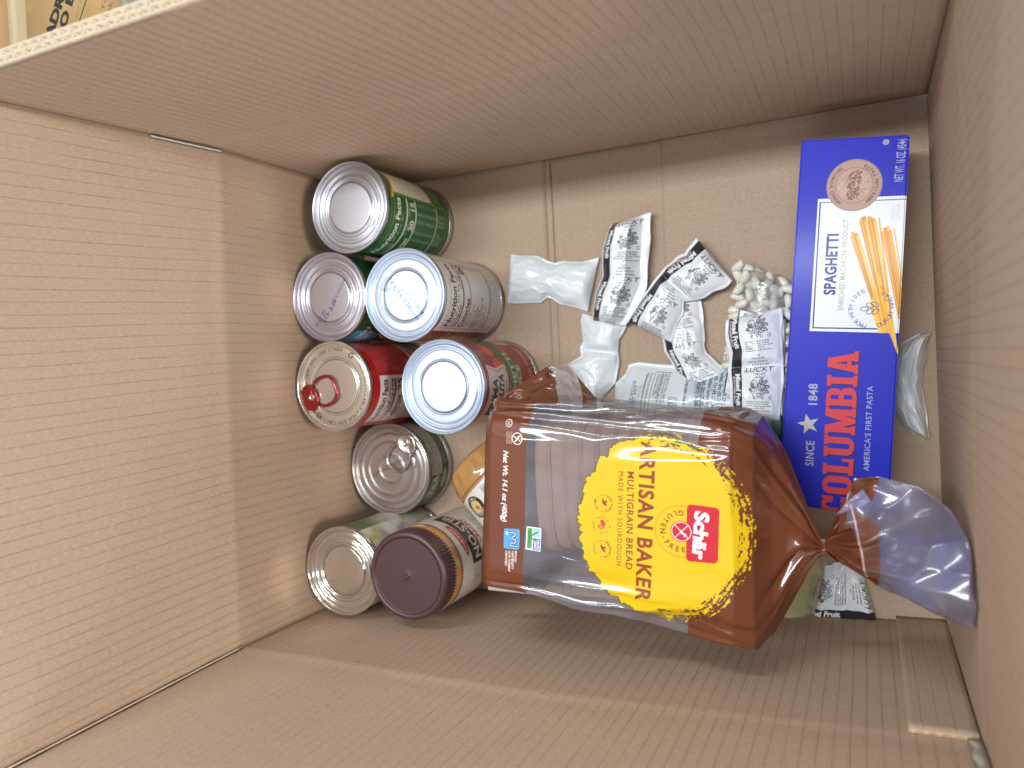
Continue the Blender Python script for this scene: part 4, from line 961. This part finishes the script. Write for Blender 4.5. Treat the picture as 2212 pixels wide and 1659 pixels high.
# strands
tops = [(1838, 505), (1844, 500), (1850, 494), (1855, 478), (1860, 474), (1866, 468), (1871, 478), (1877, 468), (1881, 474), (1888, 470), (1899, 470), (1907, 500), (1912, 494), (1918, 490), (1923, 496), (1931, 492)]
grp = [(1838, 512, 0), (1843, 503, .02), (1848, 506, .05), (1852, 510, .10), (1858, 480, .14), (1862, 474, .17), (1866, 470, .22), (1870, 480, .27), (1878, 470, .32), (1882, 478, .37), (1886, 474, .42), (1890, 480, .46), (1899, 471, .54), (1908, 502, .62), (1913, 494, .67), (1918, 492, .72), (1922, 500, .78), (1932, 494, .9)]
for k, (u, v, f) in enumerate(grp):
    c = [(242, 168, 44), (249, 192, 72), (230, 150, 34), (251, 204, 92)][k % 4]; thin = k in (0, 4, 12, 17)
    e1 = P5(u, v); e2 = P5(1924 + f * 22, 728 + 40 * (1 - f) if f < .5 else 775)
    if f > .6: e2 = P5(1944 + (f - .6) * 26, 690 - (f - .6) * 200)
    cvp.line(e1, e2, (.0009 if thin else .0026), (216, 138, 34)); cvp.line(e1 + [.0002, 0], e2 + [.0003, 0], (.0006 if thin else .0019), c)
for k in range(16):
    e1 = P5(1880 + k * 2.2, 590 + abs(k - 8) * 9); e2 = P5(1926 + k * 1.3, 788); cvp.line(e1, e2, .0014, random.choice([(242, 168, 40), (250, 196, 70), (230, 150, 34), (252, 206, 90)]))
# keep the front panel blue below the window, left of the strands
cvp.poly([P5(1740, 722), P5(1921, 719.5), P5(1944, 780), P5(1945, 1200), P5(1700, 1200)], BLUE)
# medal
mc = P5(1845, 400); mr_ = np.linalg.norm(P5(1845, 347) - P5(1845, 453)) / 2 * 1.06
cvp.ell(*mc, mr_, mr_, (186, 150, 138)); cvp.ell(*mc, mr_ * .97, mr_ * .97, (160, 122, 112), ring=.0004)
cvp.ell(*mc, mr_ * .68, mr_ * .68, (150, 112, 102), ring=.0004); cvp.ell(*mc, mr_ * .60, mr_ * .60, (196, 164, 150))
for k in range(260):
    r_ = mr_ * .56 * math.sqrt(random.random()); a_ = random.random() * 2 * PI; px, py = mc[0] + r_ * math.cos(a_), mc[1] + r_ * math.sin(a_)
    dk = abs((px - mc[0]) - .15 * (py - mc[1])) < mr_ * .22
    cvp.ell(px, py, .0011, .0005, random.choice([(140, 92, 78), (156, 110, 96), (126, 80, 70)] if dk else [(190, 156, 142), (176, 138, 122), (206, 176, 162)]), ang=random.random() * 3, op=.8)
dk_ = (104, 74, 70)
cvp.arc('AWARD WINNING', *mc, mr_ * .76, .0022, dk_, math.radians(232), math.radians(118), .02); cvp.arc('AMERICAN PASTA', *mc, mr_ * .86, .0022, dk_, math.radians(-62), math.radians(62), .02, True)
tan = (176, 166, 160)
cvp.tl('SPAGHETTI', P5(1803, 637), P5(1811, 505), 20 * mm, (34, 36, 132), .035, sp=1.05); cvp.tl('ENRICHED MACARONI PRODUCT', P5(1821, 670), P5(1833, 474), 9.5 * mm, tan, .01, sp=1.05)
x0, y0 = P5(1882, 666); rr = 33 * mm
cvp.arc('MADE WITH', x0, y0, rr, 8 * mm, (84, 88, 160), math.radians(252), math.radians(165)); cvp.arc('100%', x0, y0, rr, 8 * mm, (84, 88, 160), math.radians(158), math.radians(105))
cvp.arc('DURUM WHEAT', x0, y0, rr + 7 * mm, 8 * mm, (84, 80, 120), math.radians(-75), math.radians(55), 0, True)
for dx, dy, an in ((-12, 0, 0), (-2, -6, .5), (-2, 6, -.5), (7, -7, .5), (7, 7, -.5)): cvp.ell(x0 + dx * mm, y0 + dy * mm, 7 * mm, 4 * mm, (84, 88, 160), ang=an, ring=.0005)
cvp.tl('NET WT. 16 OZ. (454g)', P5(1950, 392), P5(1959, 300), 15 * mm, (180, 176, 196), .02)
x0, y0 = P5(1914, 307); cvp.ell(x0, y0, 5.5 * mm, 5.5 * mm, (176, 170, 180)); cvp.text('U', x0 + 2 * mm, y0 - 2 * mm, 4.5 * mm, BLUE, PI / 2)
cvp.tl('ENLARGED TO', P5(1932, 473), P5(1934, 444), 5.5 * mm, (200, 200, 208)); cvp.tl('SHOW TEXTURE', P5(1943, 473), P5(1945, 440), 5.5 * mm, (200, 200, 208))
cvp.tl('SINCE', P5(1757, 1007), P5(1759, 953), 15 * mm, (166, 166, 196), .035, sp=1.1); cvp.tl('1848', P5(1765, 875), P5(1766, 829), 16 * mm, (166, 166, 196), .035, sp=1.1)
x0, y0 = P5(1746, 916); st = []
for k in range(10): a_ = math.radians(172 + 36 * k); r_ = (22 if k % 2 == 0 else 9) * mm; st.append((x0 + r_ * math.cos(a_), y0 + r_ * math.sin(a_)))
cvp.poly(st, (190, 184, 190))
cvp.tl("AMERICA'S FIRST PASTA", P5(1877, 1018), P5(1886, 834), 10 * mm, (166, 166, 196), .02, sp=1.1)
# slab letters of the name, condensed
def R_(x0, y0, x1, y1): return [(x0, y0), (x1, y0), (x1, y1), (x0, y1)]
def oval(x0, y0, x1, y1, k=.34, n=8):
    P = []; rx, ry = (x1 - x0) * .5, (y1 - y0) * k
    for cx, cy, a0 in ((x1 - rx, y1 - ry, 0), (x0 + rx, y1 - ry, 90), (x0 + rx, y0 + ry, 180), (x1 - rx, y0 + ry, 270)):
        for i in range(n + 1): a = math.radians(a0 + 90 * i / n); P.append((cx + rx * math.cos(a), cy + ry * math.sin(a)))
    return P
SL = {
 'C': [('+', oval(.04, 0, .80, 1, .26)), ('-', oval(.32, .16, .54, .84, .2)), ('-', R_(.50, .36, .84, .62)), ('+', R_(.70, .62, .82, 1.0))],
 'O': [('+', oval(.04, 0, .82, 1, .26)), ('-', oval(.32, .16, .54, .84, .2))],
 'L': [('+', R_(.10, 0, .38, 1)), ('+', R_(0, 0, .72, .15)), ('+', R_(0, .86, .48, 1)), ('+', R_(.58, 0, .72, .38))],
 'U': [('+', oval(.08, 0, .86, .9, .26)), ('-', oval(.36, .15, .58, .9, .1)), ('-', R_(.36, .5, .58, 1.0)), ('+', R_(.08, .5, .36, 1)), ('+', R_(.58, .5, .86, 1)), ('+', R_(0, .87, .44, 1)), ('+', R_(.52, .87, .94, 1))],
 'M': [('+', R_(.08, 0, .32, 1)), ('+', R_(.80, 0, 1.08, 1)), ('+', [(.08, 1), (.38, 1), (.60, .38), (.60, .0), (.50, .0)]), ('+', [(1.08, 1), (.78, 1), (.56, .38), (.56, 0), (.66, 0)]), ('+', R_(0, 0, .38, .13)), ('+', R_(.74, 0, 1.14, .13)), ('+', R_(0, .87, .36, 1)), ('+', R_(.8, .87, 1.14, 1))],
 'B': [('+', oval(.06, 0, .84, .56, .34)), ('+', oval(.06, .46, .80, 1, .34)), ('+', R_(.06, 0, .45, 1)), ('-', R_(.34, .15, .54, .42)), ('-', R_(.34, .60, .52, .85)), ('+', R_(0, 0, .3, .13)), ('+', R_(0, .87, .3, 1))],
 'I': [('+', R_(.10, 0, .38, 1)), ('+', R_(0, 0, .48, .14)), ('+', R_(0, .86, .48, 1))],
 'A': [('+', [(.05, 0), (.33, 0), (.47, .72), (.60, 0), (.92, 0), (.66, 1), (.28, 1)]), ('+', R_(.28, .22, .66, .36)), ('+', R_(0, 0, .40, .13)), ('+', R_(.54, 0, .98, .13))]}
WDT = {'C': .88, 'O': .88, 'L': .78, 'U': .98, 'M': 1.18, 'B': .90, 'I': .54, 'A': 1.0}
Pa, Pb = P5(1838, 1116), P5(1855.5, 758); dv = Pb - Pa; Ln = np.linalg.norm(dv); dv /= Ln; uv_ = np.array([-dv[1], dv[0]]); tot = sum(WDT[c] for c in 'COLUMBIA'); sxx = Ln / tot; cp = 56 * mm
for off, cc, ex in (((.0009, -.0008), (22, 22, 86), .03), ((0, 0), (214, 58, 66), 0)):
    xo = 0
    for ch in 'COLUMBIA':
        for op, pl in SL[ch]:
            pts = [Pa + dv * ((xo + px) * sxx) + uv_ * (py * cp) + np.array(off) for px, py in pl]
            cvp.poly(pts, cc if op == '+' else BLUE if ex == 0 else BLUE)
        xo += WDT[ch]
pm = printed('spaghetti_carton', cvp, .42, 0, .12, (260, .00004))
pm.node_tree.nodes['Principled BSDF'].inputs['Specular IOR Level'].default_value = .25
e = empty('spaghetti_box', (*((PTL + PBR) / 2), .024), 'long blue carton of spaghetti with red lettering and a white window panel', 'box')
bm = bmesh.new(); zb = .024
cs = [PTL, PTR, PBR, PBL]; lo = [bm.verts.new((*c, zb)) for c in cs]; hi = [bm.verts.new((*c, ZP)) for c in cs]
bm.faces.new(lo); bm.faces.new(hi[::-1])
for k in range(4): bm.faces.new((lo[(k + 1) % 4], lo[k], hi[k], hi[(k + 1) % 4]))
bmesh.ops.recalc_face_normals(bm, faces=bm.faces[:]); bmesh.ops.bevel(bm, geom=bm.edges[:], offset=.0011, segments=3, affect='EDGES')
me = bpy.data.meshes.new('m'); bm.to_mesh(me); bm.free(); l = me.uv_layers.new(name='UVMap')
for lp in me.loops: c = me.vertices[lp.vertex_index].co; l.data[lp.index].uv = cvp.uv(c.x, c.y)
o = link('carton', me, [pm], e, False); o.matrix_parent_inverse = Matrix.Translation(-e.location)
# folded end flap, a thin board seam at the far end
n_ = -dd
ef = mesh([(*(PTL + n_ * .0001 + np.array([.003, 0])), ZP - .004), (*(PTR + n_ * .0001 - np.array([.003, 0])), ZP - .004), (*(PTR + n_ * .0014 - np.array([.003, 0])), zb + .004), (*(PTL + n_ * .0014 + np.array([.003, 0])), zb + .004)], [(0, 1, 2, 3)])
o = link('end_flap', ef, [plain('blue_board', (*hexc(*BLUE)[:3], 1), .35, 0, .4)], e, False); solid(o, .0004, 0, 0); o.matrix_parent_inverse = Matrix.Translation(-e.location)

# ------------------------------------------------------------------ jelly packets
INKJ = (44, 42, 48); px4 = 1e-4
WJ = .050; PER = .0468; cvj = Cv(0, -.1404, WJ, .1404, 6500, (232, 236, 240))
cvj.rect(.0034, -.2, .0130, .1, INKJ)
def cluster(cv, cx, cy, s):
    cv.ell(cx - .28 * s, cy + .24 * s, .22 * s, .22 * s, INKJ); cv.ell(cx - .26 * s, cy + .26 * s, .17 * s, .17 * s, (206, 210, 214)); cv.ell(cx - .32 * s, cy + .2 * s, .08 * s, .12 * s, (120, 120, 126), ang=.5)
    for dx, dy, an in ((.10, .34, .5), (.30, .30, -.2), (.42, .10, -.7), (.02, .10, .9), (.24, .02, .3), (.40, -.12, -.9)):
        cv.ell(cx + dx * s, cy + dy * s, .21 * s, .09 * s, INKJ, ang=an + .6); cv.ell(cx + dx * s, cy + dy * s, .16 * s, .055 * s, (196, 200, 206), ang=an + .6); cv.line((cx + (dx - .14) * s, cy + (dy - .08) * s), (cx + (dx + .14) * s, cy + (dy + .08) * s), .02 * s, INKJ)
    for k in range(17):
        a_ = k * 2.4; r_ = .055 * s * math.sqrt(k) ; bx, by = (cx - .22 * s, cy - .22 * s) if k % 2 else (cx + .16 * s, cy - .28 * s)
        cv.ell(bx + r_ * math.cos(a_), by + r_ * math.sin(a_), .075 * s, .075 * s, INKJ); cv.ell(bx + r_ * math.cos(a_), by + r_ * math.sin(a_), .050 * s, .050 * s, (214, 216, 220))
    cv.ell(cx - .48 * s, cy - .02 * s, .11 * s, .09 * s, INKJ); cv.ell(cx - .46 * s, cy - .01 * s, .07 * s, .05 * s, (150, 152, 158))
def script(cv, s_, x, y, size, c, wfit):
    cv.text(s_, x, y, size, c, fit=wfit, shear=.28); 
for r in range(4):
    o = -.0070 - r * PER                       # baseline of the brand word
    c = .0292
    script(cvj, 'LUCKY', c - .0125, o, .0036, INKJ, .0245); cvj.line((c - .0135, o + .0002), (c - .0105, o + .0016), .0004, INKJ); cvj.line((c + .0095, o + .0035), (c + .0135, o + .0032), .0004, INKJ)
    script(cvj, 'FRUIT', c - .0050, o - .0028, .0019, INKJ, .0105); script(cvj, 'BRAND', c - .0038, o - .0049, .0014, INKJ, .0080)
    cluster(cvj, c - .0005, o - .0130, .0155)
    cvj.ell(c + .0100, o - .0196, .0013, .0013, INKJ, ring=.0003); cvj.text('U', c + .0100, o - .0202, .0012, INKJ, al='c')
    for k, s_ in enumerate(('Ingredients: Corn Syrup, Apple', 'Concentrate, Water, Artificial', 'Grape Flavor, Pectin, Citric Acid, Calcium', 'Phosphate and 1/10 of 1%', 'Potassium Sorbate As Preservative.')): cvj.text(s_, c - .0120 - .0006 * (k == 2), o - .0236 - k * .00175, .00112, INKJ, bold=.01, fit=(.0215, .021, .0245, .017, .0235)[k])
    for k, (s_, f_) in enumerate((('1 Oz', .0036), ('FOUR IN ONE', .0118), ('San Jose, CA 95133', .0165), ('Chelmsford, MA 01824', .0185))): cvj.text(s_, c - .001, o - .0345 - k * .00245, .0013, INKJ, bold=.01, fit=f_, al='c')
    cvj.tl('Mixed Fruit', (.0071, o - .0010), (.0071, o - .0270), .0043, (238, 240, 242), .05); cvj.tl('FLAVORED JELLY', (.0044, o - .0030), (.0044, o - .0255), .0018, (226, 228, 232), .03)
def packetmat(name, cv=None, col=(.78, .82, .85)):
    if cv: m = printed(name, cv, .38, 0, .45, None, coatr=.06)
    else: m = plain(name, (*col, 1), .36, 0, .5, var=.02); 
    nt = m.node_tree; b = nt.nodes['Principled BSDF']; b.inputs['Coat Roughness'].default_value = .06
    b.inputs['Subsurface Weight'].default_value = .0
    n = bump(nt, b, 26, .0009, detail=2); n.noise_type = 'RIDGED_MULTIFRACTAL'; n.inputs['Distortion'].default_value = .6
    cn = b.inputs['Normal'].links[0].from_socket; nt.links.new(cn, b.inputs['Coat Normal'])
    return m
PJ = packetmat('printed_packet_film', cvj); PW = packetmat('white_packet_film')
def resamp(P, n):
    P = np.array(P, float); d = np.r_[0, np.cumsum(np.linalg.norm(np.diff(P[:, :2], axis=0), axis=1))]; t = np.linspace(0, d[-1], n)
    return np.stack([np.interp(t, d, P[:, k]) for k in range(P.shape[1])], 1)
def strip(Lp, Rp, z, puff, mat, label, name='jelly_packet', cat='packet', group=None, nu=56, nv=96, seals=(0, 1), prof=None, serr=(1, 1), seed=1, wr=.0015, v0=0.0, part='wrapper', cv=None, uvw=None, parent=None, flip=False, lean=0.0, bottom=True):
    L = resamp(Lp, nv); Rr_ = resamp(Rp, nv)
    zz = z if callable(z) else (lambda u, v: z)
    V = []; UV = []; c0 = None; dist = 0; lastc = None
    B = []
    for j in range(nv):
        v = j / (nv - 1)
        zl = zz(0, v); A = atz(L[j, 0], L[j, 1], zz(0, v)); C = atz(Rr_[j, 0], Rr_[j, 1], zz(1, v)); mid = (A + C) / 2
        if lastc is not None: dist += float(np.linalg.norm(mid - lastc))
        lastc = mid
        sf = min([abs(v - s_) / .085 for s_ in seals] + [1]); sf = min(1, sf); sf = math.sin(sf * PI / 2) ** .8
        dirv = None
        for i in range(nu):
            u = i / (nu - 1); p = A * (1 - u) + C * u; p[2] = zz(u, v)
            pf = prof(u) if prof else max(0, math.sin(PI * np.clip((u - .05) / .90, 0, 1))) ** .8
            ed = min(1, u * 14, (1 - u) * 14)
            h = puff * pf * sf
            h += wr * .55 * (float(vn(u * 2.6 + seed * 3.7 + v * 1.5, v * 5 + seed, seed)) - .35) * 1.6 * (.35 + .65 * sf) * ed
            h += wr * .42 * max(0, float(ridge(u * 3.0 + seed + v * 2, v * 4.0 - u * 2.5, seed + 3)) - .35) * ed * sf
            sl = 1 - sf
            if sl > .4: h += .00035 * math.sin(v * nv * 1.9) * sl
            p[2] += h
            p[:2] += (np.array([vn(v * 9, seed, 7), vn(v * 9, seed + 5, 9)]) - .5) * .0016 * (1 if i in (0, nu - 1) else .3)
            V.append(p); B.append(p - [0, 0, h + .0006])
            if uvw: UV.append(uvw(p))
            else: UV.append((u * WJ, -(dist + v0)))
    # serrated ends
    for (jj, inn, on) in ((0, 1, serr[0]), (nv - 1, nv - 2, serr[1])):
        if not on: continue
        for i in range(nu):
            d = V[jj * nu + i] - V[inn * nu + i]; d[2] = 0; nrm = np.linalg.norm(d) or 1; sh_ = d / nrm * .0011 * (1 if i % 2 else -.15)
            V[jj * nu + i] = V[jj * nu + i] + sh_; B[jj * nu + i] = B[jj * nu + i] + sh_
    if not uvw: UV = [(a / cvj.w, 1 + b / cvj.h) for a, b in UV]
    n = nu * nv; F = gridfaces(nu, nv, flip=True); VV = list(V)
    if bottom:
        VV += B; F += gridfaces(nu, nv, off=n, flip=False)
        bd = [i for i in range(nu)] + [j * nu + nu - 1 for j in range(1, nv)] + [(nv - 1) * nu + i for i in range(nu - 2, -1, -1)] + [j * nu for j in range(nv - 2, 0, -1)]
        for k in range(len(bd)): a, b = bd[k], bd[(k + 1) % len(bd)]; F.append((a, b, b + n, a + n))
        UV = UV + UV
    me = mesh(VV, F, UV)
    if parent is None:
        c = sum(V) / len(V); e = empty(name, (c[0], c[1], min(b[2] for b in B)), label, cat, group)
    else: e = parent
    o = link(part, me, [mat], e); o.matrix_parent_inverse = Matrix.Translation(-e.location); return e
GJ = 'single serve jelly packets strewn on the box floor'
strip([(1104, 549), (1159, 552), (1199, 569), (1220, 563), (1258, 566), (1292, 558)], [(1096, 655), (1169, 654), (1183, 643), (1209, 656), (1248, 667), (1268, 675)], .002, .008, PW, 'blank white packet nearest the bean can, pinched at its middle', group=GJ, seals=(0, .45, 1) if False else (0, 1), serr=(0, 1), seed=11, wr=.0040,)
strip([(1258, 677), (1255, 691), (1261, 738), (1254, 752), (1254, 770), (1225, 788), (1240, 812), (1262, 838), (1279, 862)], [(1356, 700), (1350, 712), (1338, 735), (1337, 765), (1336, 795), (1328, 829), (1304, 857), (1300, 864), (1294, 872)], .002, .0075, PW, 'blank white double packet running under the corner of the bread bag', group=GJ, seals=(0, .36, 1), serr=(0, 0), seed=17, wr=.0040)
pb = lambda u: (min(1, max(0, u) * 3.2) ** .6) * (1 if u < .60 else max(0, 1 - (u - .60) / .24) ** 1.3) if u < .84 else 0
strip([(1318, 487), (1310, 512), (1300, 538), (1301, 598), (1285, 633), (1281, 677), (1277, 691)], [(1407, 458), (1405, 498), (1403, 540), (1397, 617), (1385, 650), (1366, 686), (1352, 703)], .008, .012, PJ, 'long printed jelly strip standing on its fold, beside the blank one', group=GJ, prof=pb, seed=19, wr=.0022, v0=.0)
strip([(1420, 655), (1403, 700), (1404, 715), (1428, 724), (1436, 760), (1450, 786), (1462, 820), (1474, 862)], [(1512, 640), (1517, 671), (1521, 710), (1522, 745), (1526, 764), (1540, 776), (1572, 803), (1480, 842) if False else (1560, 812)], .005, .007, PJ, 'twisted printed jelly packet with its sharp corner on the white pouch', group=GJ, seed=23, wr=.0035, v0=.012)
strip([(1503, 515), (1484, 537), (1479, 548), (1464, 554), (1436, 576), (1410, 609), (1382, 645), (1352, 690)], [(1580, 608), (1573, 617), (1546, 630), (1518, 645), (1500, 649), (1478, 650), (1476, 678), (1463, 702), (1450, 738)], .012, .0075, PJ, 'joined pair of printed jelly packets lying diagonally on the others', group=GJ, seals=(0, .47, 1), seed=29, wr=.0028, v0=.001)
strip([(1566, 693), (1565, 720), (1569, 736), (1576, 763), (1572, 800), (1576, 840), (1579, 898)], [(1688, 665), (1690, 691), (1691, 760), (1693, 810), (1690, 860), (1684, 906)], .022, .0065, PJ, 'printed jelly strip draped over the bag of beans beside the pasta', group=GJ, seals=(0, .5, 1), seed=31, wr=.0026, v0=.0085)
strip([(1985, 722), (1950, 742), (1928, 770), (1920, 820), (1925, 880), (1950, 920), (1998, 950)], [(2012, 720), (2004, 740), (2001, 773), (1989, 828), (1996, 855), (2003, 905), (2006, 946)], .002, .011, PW, 'shaded white jelly packet poking out right of the pasta box', group=GJ, seed=37, wr=.0045, serr=(1, 0))
strip([(1757, 1346), (1800, 1349), (1850, 1351), (1894, 1353)], [(1785, 1222), (1800, 1216), (1830, 1208), (1861, 1233)], .004, .006, PJ, 'printed jelly packet by the front wall below the bag tail', group=GJ, seed=41, wr=.0022, v0=.0180, nv=64)

# ------------------------------------------------------------------ bag of white beans
bb = empty('bean_bag', (*atz(1650, 720, 0)[:2], 0), 'clear plastic bag of white beans tucked against the pasta box', 'bag')
bbi = Matrix.Translation(-bb.location)
poly = [(1592, 575), (1614, 580), (1648, 598), (1705, 612), (1715, 950), (1608, 950), (1582, 860), (1570, 780), (1586, 690), (1596, 636)]
pw = [atz(u, v, .009)[:2] for u, v in poly]
def inside(p, P):
    r = False
    for k in range(len(P)):
        a, b = P[k - 1], P[k]
        if (a[1] > p[1]) != (b[1] > p[1]) and p[0] < (b[0] - a[0]) * (p[1] - a[1]) / (b[1] - a[1]) + a[0]: r = not r
    return r
V = []; n = 16; m_ = 10
for j in range(m_ + 1):
    th_ = PI * j / m_
    for i in range(n):
        a = 2 * PI * i / n; sn_ = max(0, math.sin(th_)) ** .72; x_ = .0071 * math.cos(th_); y_ = .0042 * sn_ * math.cos(a) + .0005 * math.cos(th_ * 2); z_ = .0038 * sn_ * math.sin(a); V.append((x_, y_, z_))
bmesh_ = mesh(V, gridfaces(n, m_ + 1, True)); BM = plain('white_bean_skin', (.74, .71, .60, 1), .38, 0, .25, var=.12, vs=110); bmesh_.materials.append(BM); bmesh_.polygons.foreach_set('use_smooth', [True] * len(bmesh_.polygons))
xs = [p[0] for p in pw]; ys = [p[1] for p in pw]; placed = []
for layer, (zl, cnt, md) in enumerate(((.0045, 120, .0086), (.0100, 120, .0086), (.0150, 90, .0090))):
    tries = 0; k = 0; here = []
    while k < cnt and tries < 6000:
        tries += 1; p = (random.uniform(min(xs), max(xs)), random.uniform(min(ys), max(ys)))
        if not inside(p, pw) or any((p[0] - q[0]) ** 2 + (p[1] - q[1]) ** 2 < md ** 2 for q in here): continue
        here.append(p); k += 1
        o = bpy.data.objects.new('bean', bmesh_); COL.objects.link(o); o.parent = bb; o.matrix_parent_inverse = bbi
        s_ = random.uniform(.74, .96); o.location = (*p, zl + random.uniform(-.001, .0015)); o.rotation_euler = (random.uniform(-.5, .5), random.uniform(-.35, .35), random.uniform(0, PI)); o.scale = (s_, s_ * random.uniform(.92, 1.1), s_)
lab = Cv(-.16, -.26, .10, .14, 4500, (226, 230, 232)); TL_ = lambda u, v: atz(u, v, .019)[:2]
C4 = [TL_(1597, 666), TL_(1697, 690), TL_(1692, 905), TL_(1556, 880)]
for k in range(4): lab.line(C4[k], C4[(k + 1) % 4], .0022, (20, 20, 22))
lab.tl('Packed for you', TL_(1606, 684), TL_(1680, 700), .0030, (40, 40, 46), .02)
V = [(*C4[0], .0195), (*C4[1], .0195), (*C4[2], .020), (*C4[3], .018)]; o = link('sticker', mesh(V, [(3, 2, 1, 0)], [lab.uv(v[0], v[1]) for v in V]), [printed('bean_sticker', lab, .4, 0, .3)], bb, False); o.matrix_parent_inverse = bbi; solid(o, .0002, 1, 0)
FB = film('clear_bean_film', (.80, .82, .84, 1), .22, .2, (90, .0030)) 
strip([(1589, 567), (1590, 587), (1594, 634), (1581, 686), (1561, 770), (1570, 860), (1604, 955)], [(1707, 604), (1710, 640), (1712, 700), (1714, 780), (1716, 860), (1716, 910), (1716, 955)], .008, .016, FB, '', part='bag_film', parent=bb, nu=40, nv=70, seed=47, wr=.0030, serr=(0, 0), seals=(0, 1), uvw=lambda p: (p[0], p[1]), bottom=False)
# folded rim of the bag at its top edge
strip([(1589, 563), (1612, 572), (1650, 592), (1708, 603)], [(1590, 574), (1614, 581), (1651, 600), (1708, 612)], .006, .003, film('folded_film_rim', (.80, .78, .80, 1), .40, .15, (120, .003)), '', part='bag_rim', parent=bb, nu=10, nv=60, seed=53, wr=.002, serr=(0, 0), uvw=lambda p: (p[0], p[1]), bottom=False)

# ------------------------------------------------------------------ apple sauce pouch with green cap
cvq = Cv(-.26, -.30, .17, .13, 5200, (222, 230, 234)); Q = lambda u, v: atz(u, v, .018)[:2]
DKT = (70, 76, 84); mq = (.654 - .018) / FOC
def down(s_, u, v0_, v1_, cap, c=DKT, b=0.0, sl=-.14): cvq.tl(s_, Q(u, v0_), Q(u + sl * (v1_ - v0_), v1_), cap * mq, c, b)
down('07/24/26 11:06', 1366, 822, 905, 7, (60, 60, 130)); down('USA 25BA20', 1371, 834, 890, 7, (60, 60, 110)); down('Best If Used By', 1381, 832, 868, 6, (140, 146, 150))
for u in (1391, 1407, 1424): cvq.line(Q(u + 4, 806), Q(u - 10, 905), .0004, (60, 64, 70))
cvq.line(Q(1411, 804), Q(1446, 806), .0004, (60, 64, 70))
down("If you're not completely satisfied with this", 1401, 806, 905, 6.2); down('Apple product, your money will be refunded', 1393, 806, 905, 6.2)
for k, s_ in enumerate(('refrigerate after opening', 'and consume within 24 hours.', 'This package has a cap that', 'makes it unsuitable for', 'unsupervised children')): down(s_, 1440 - k * 6.0, 808, (868, 872, 866, 862, 856)[k], 5.6)
P4 = [Q(1446, 858), Q(1463, 860), Q(1460, 905), Q(1443, 904)]
for k in range(4): cvq.line(P4[k], P4[(k + 1) % 4], .0005, DKT)
down('GLUTEN', 1455, 862, 896, 6, b=.02, sl=-.08); down('FREE', 1447, 862, 885, 6, b=.02, sl=-.08)
cvq.poly([Q(1488, 780), Q(1640, 780), Q(1640, 920), Q(1482, 920)], (198, 214, 224)); cvq.line(Q(1516, 815), Q(1512, 905), .0006, DKT)
for (u, s_, a_, b_) in ((1480, 'Corporation Issaquah, WA 98027', 820, 905), (1506, 'INGREDIENTS: ORGANIC APPLE', 815, 895), (1518, 'Calcium 10mg (0% DV), Iron 0mg', 810, 905), (1530, 'Added Sugars 0g (0%', 815, 890), (1542, 'Carb. 12g (4% DV), Fiber 1g', 805, 900), (1554, 'Cholest. 0mg (0% DV), Sodium', 800, 900), (1566, 'Total Fat 0g (0% DV), Sat. Fat', 795, 905), (1580, '1 pouch (90g)', 795, 860)): down(s_, u, a_, b_, 8, (52, 60, 74), .02, -.08)
for k in range(5): cvq.micro(*Q(1496 + k * 3, 800), .03, .0012, DKT, -PI / 2, .5)
pq = packetmat('pouch_print', cvq)
pz = lambda u, v: .004
ap = strip([(1326, 878), (1329, 826), (1352, 806), (1359, 786), (1378, 782), (1450, 789), (1566, 790), (1640, 800)][1:], [(1325, 905), (1325, 925), (1330, 940), (1350, 950), (1450, 955), (1560, 955), (1640, 950), (1650, 945)][1:], pz, .016, pq, 'white squeeze pouch of apple sauce half under the bread, printed text reading down', name='squeeze_pouch', cat='pouch', seed=59, wr=.0012, serr=(0, 0), nu=50, nv=90, uvw=lambda p: cvq.uv(p[0], p[1]))
cp_ = atz(1650, 922, .020)
V = []; n = 96
for r_, z_ in refine([(.0, .022), (.010, .022), (.0150, .0212), (.0172, .0192), (.0178, .016), (.0180, .008), (.0182, .0)], 3):
    for i in range(n): q = r_ - (.0006 * (i % 4 < 2) if z_ < .025 and r_ > .016 else 0); a = 2 * PI * i / n; V.append((q * math.cos(a), q * math.sin(a), z_))
o = link('green_cap', mesh(V, gridfaces(n, len(V) // n, True)), [plain('green_cap_plastic', (.004, .055, .022, 1), .35, 0, .3)], ap); o.matrix_parent_inverse = Matrix.Translation(-ap.location); o.location = (cp_[0], cp_[1], .0)

# ------------------------------------------------------------------ clear pouch of yellow fruit puree by the front wall
fb = empty('puree_pouch', (*atz(1730, 1290, 0)[:2], 0), 'clear sealed pouch of yellow puree half hidden under the bread neck', 'pouch'); fbi = Matrix.Translation(-fb.location)
YM = plain('yellow_puree', (.62, .56, .20, 1), .3, 0, .5, bs=(60, .001), var=.10, vs=40, sss=.1)
kw = dict(parent=fb, serr=(0, 0), uvw=lambda p: (p[0], p[1]), nu=36, nv=56)
strip([(1650, 1180), (1650, 1250), (1650, 1300), (1655, 1346)], [(1768, 1188), (1774, 1238), (1757, 1280), (1748, 1340)], .003, .012, YM, '', part='puree', seed=61, wr=.0012, **kw)
strip([(1645, 1174), (1645, 1250), (1645, 1300), (1650, 1354)], [(1784, 1186), (1783, 1240), (1764, 1290), (1757, 1354)], .0035, .0135, film('pouch_film', (.72, .74, .66, 1), .22, .15, (90, .0015)), '', part='pouch_film', seed=67, wr=.0018, bottom=False, **kw)
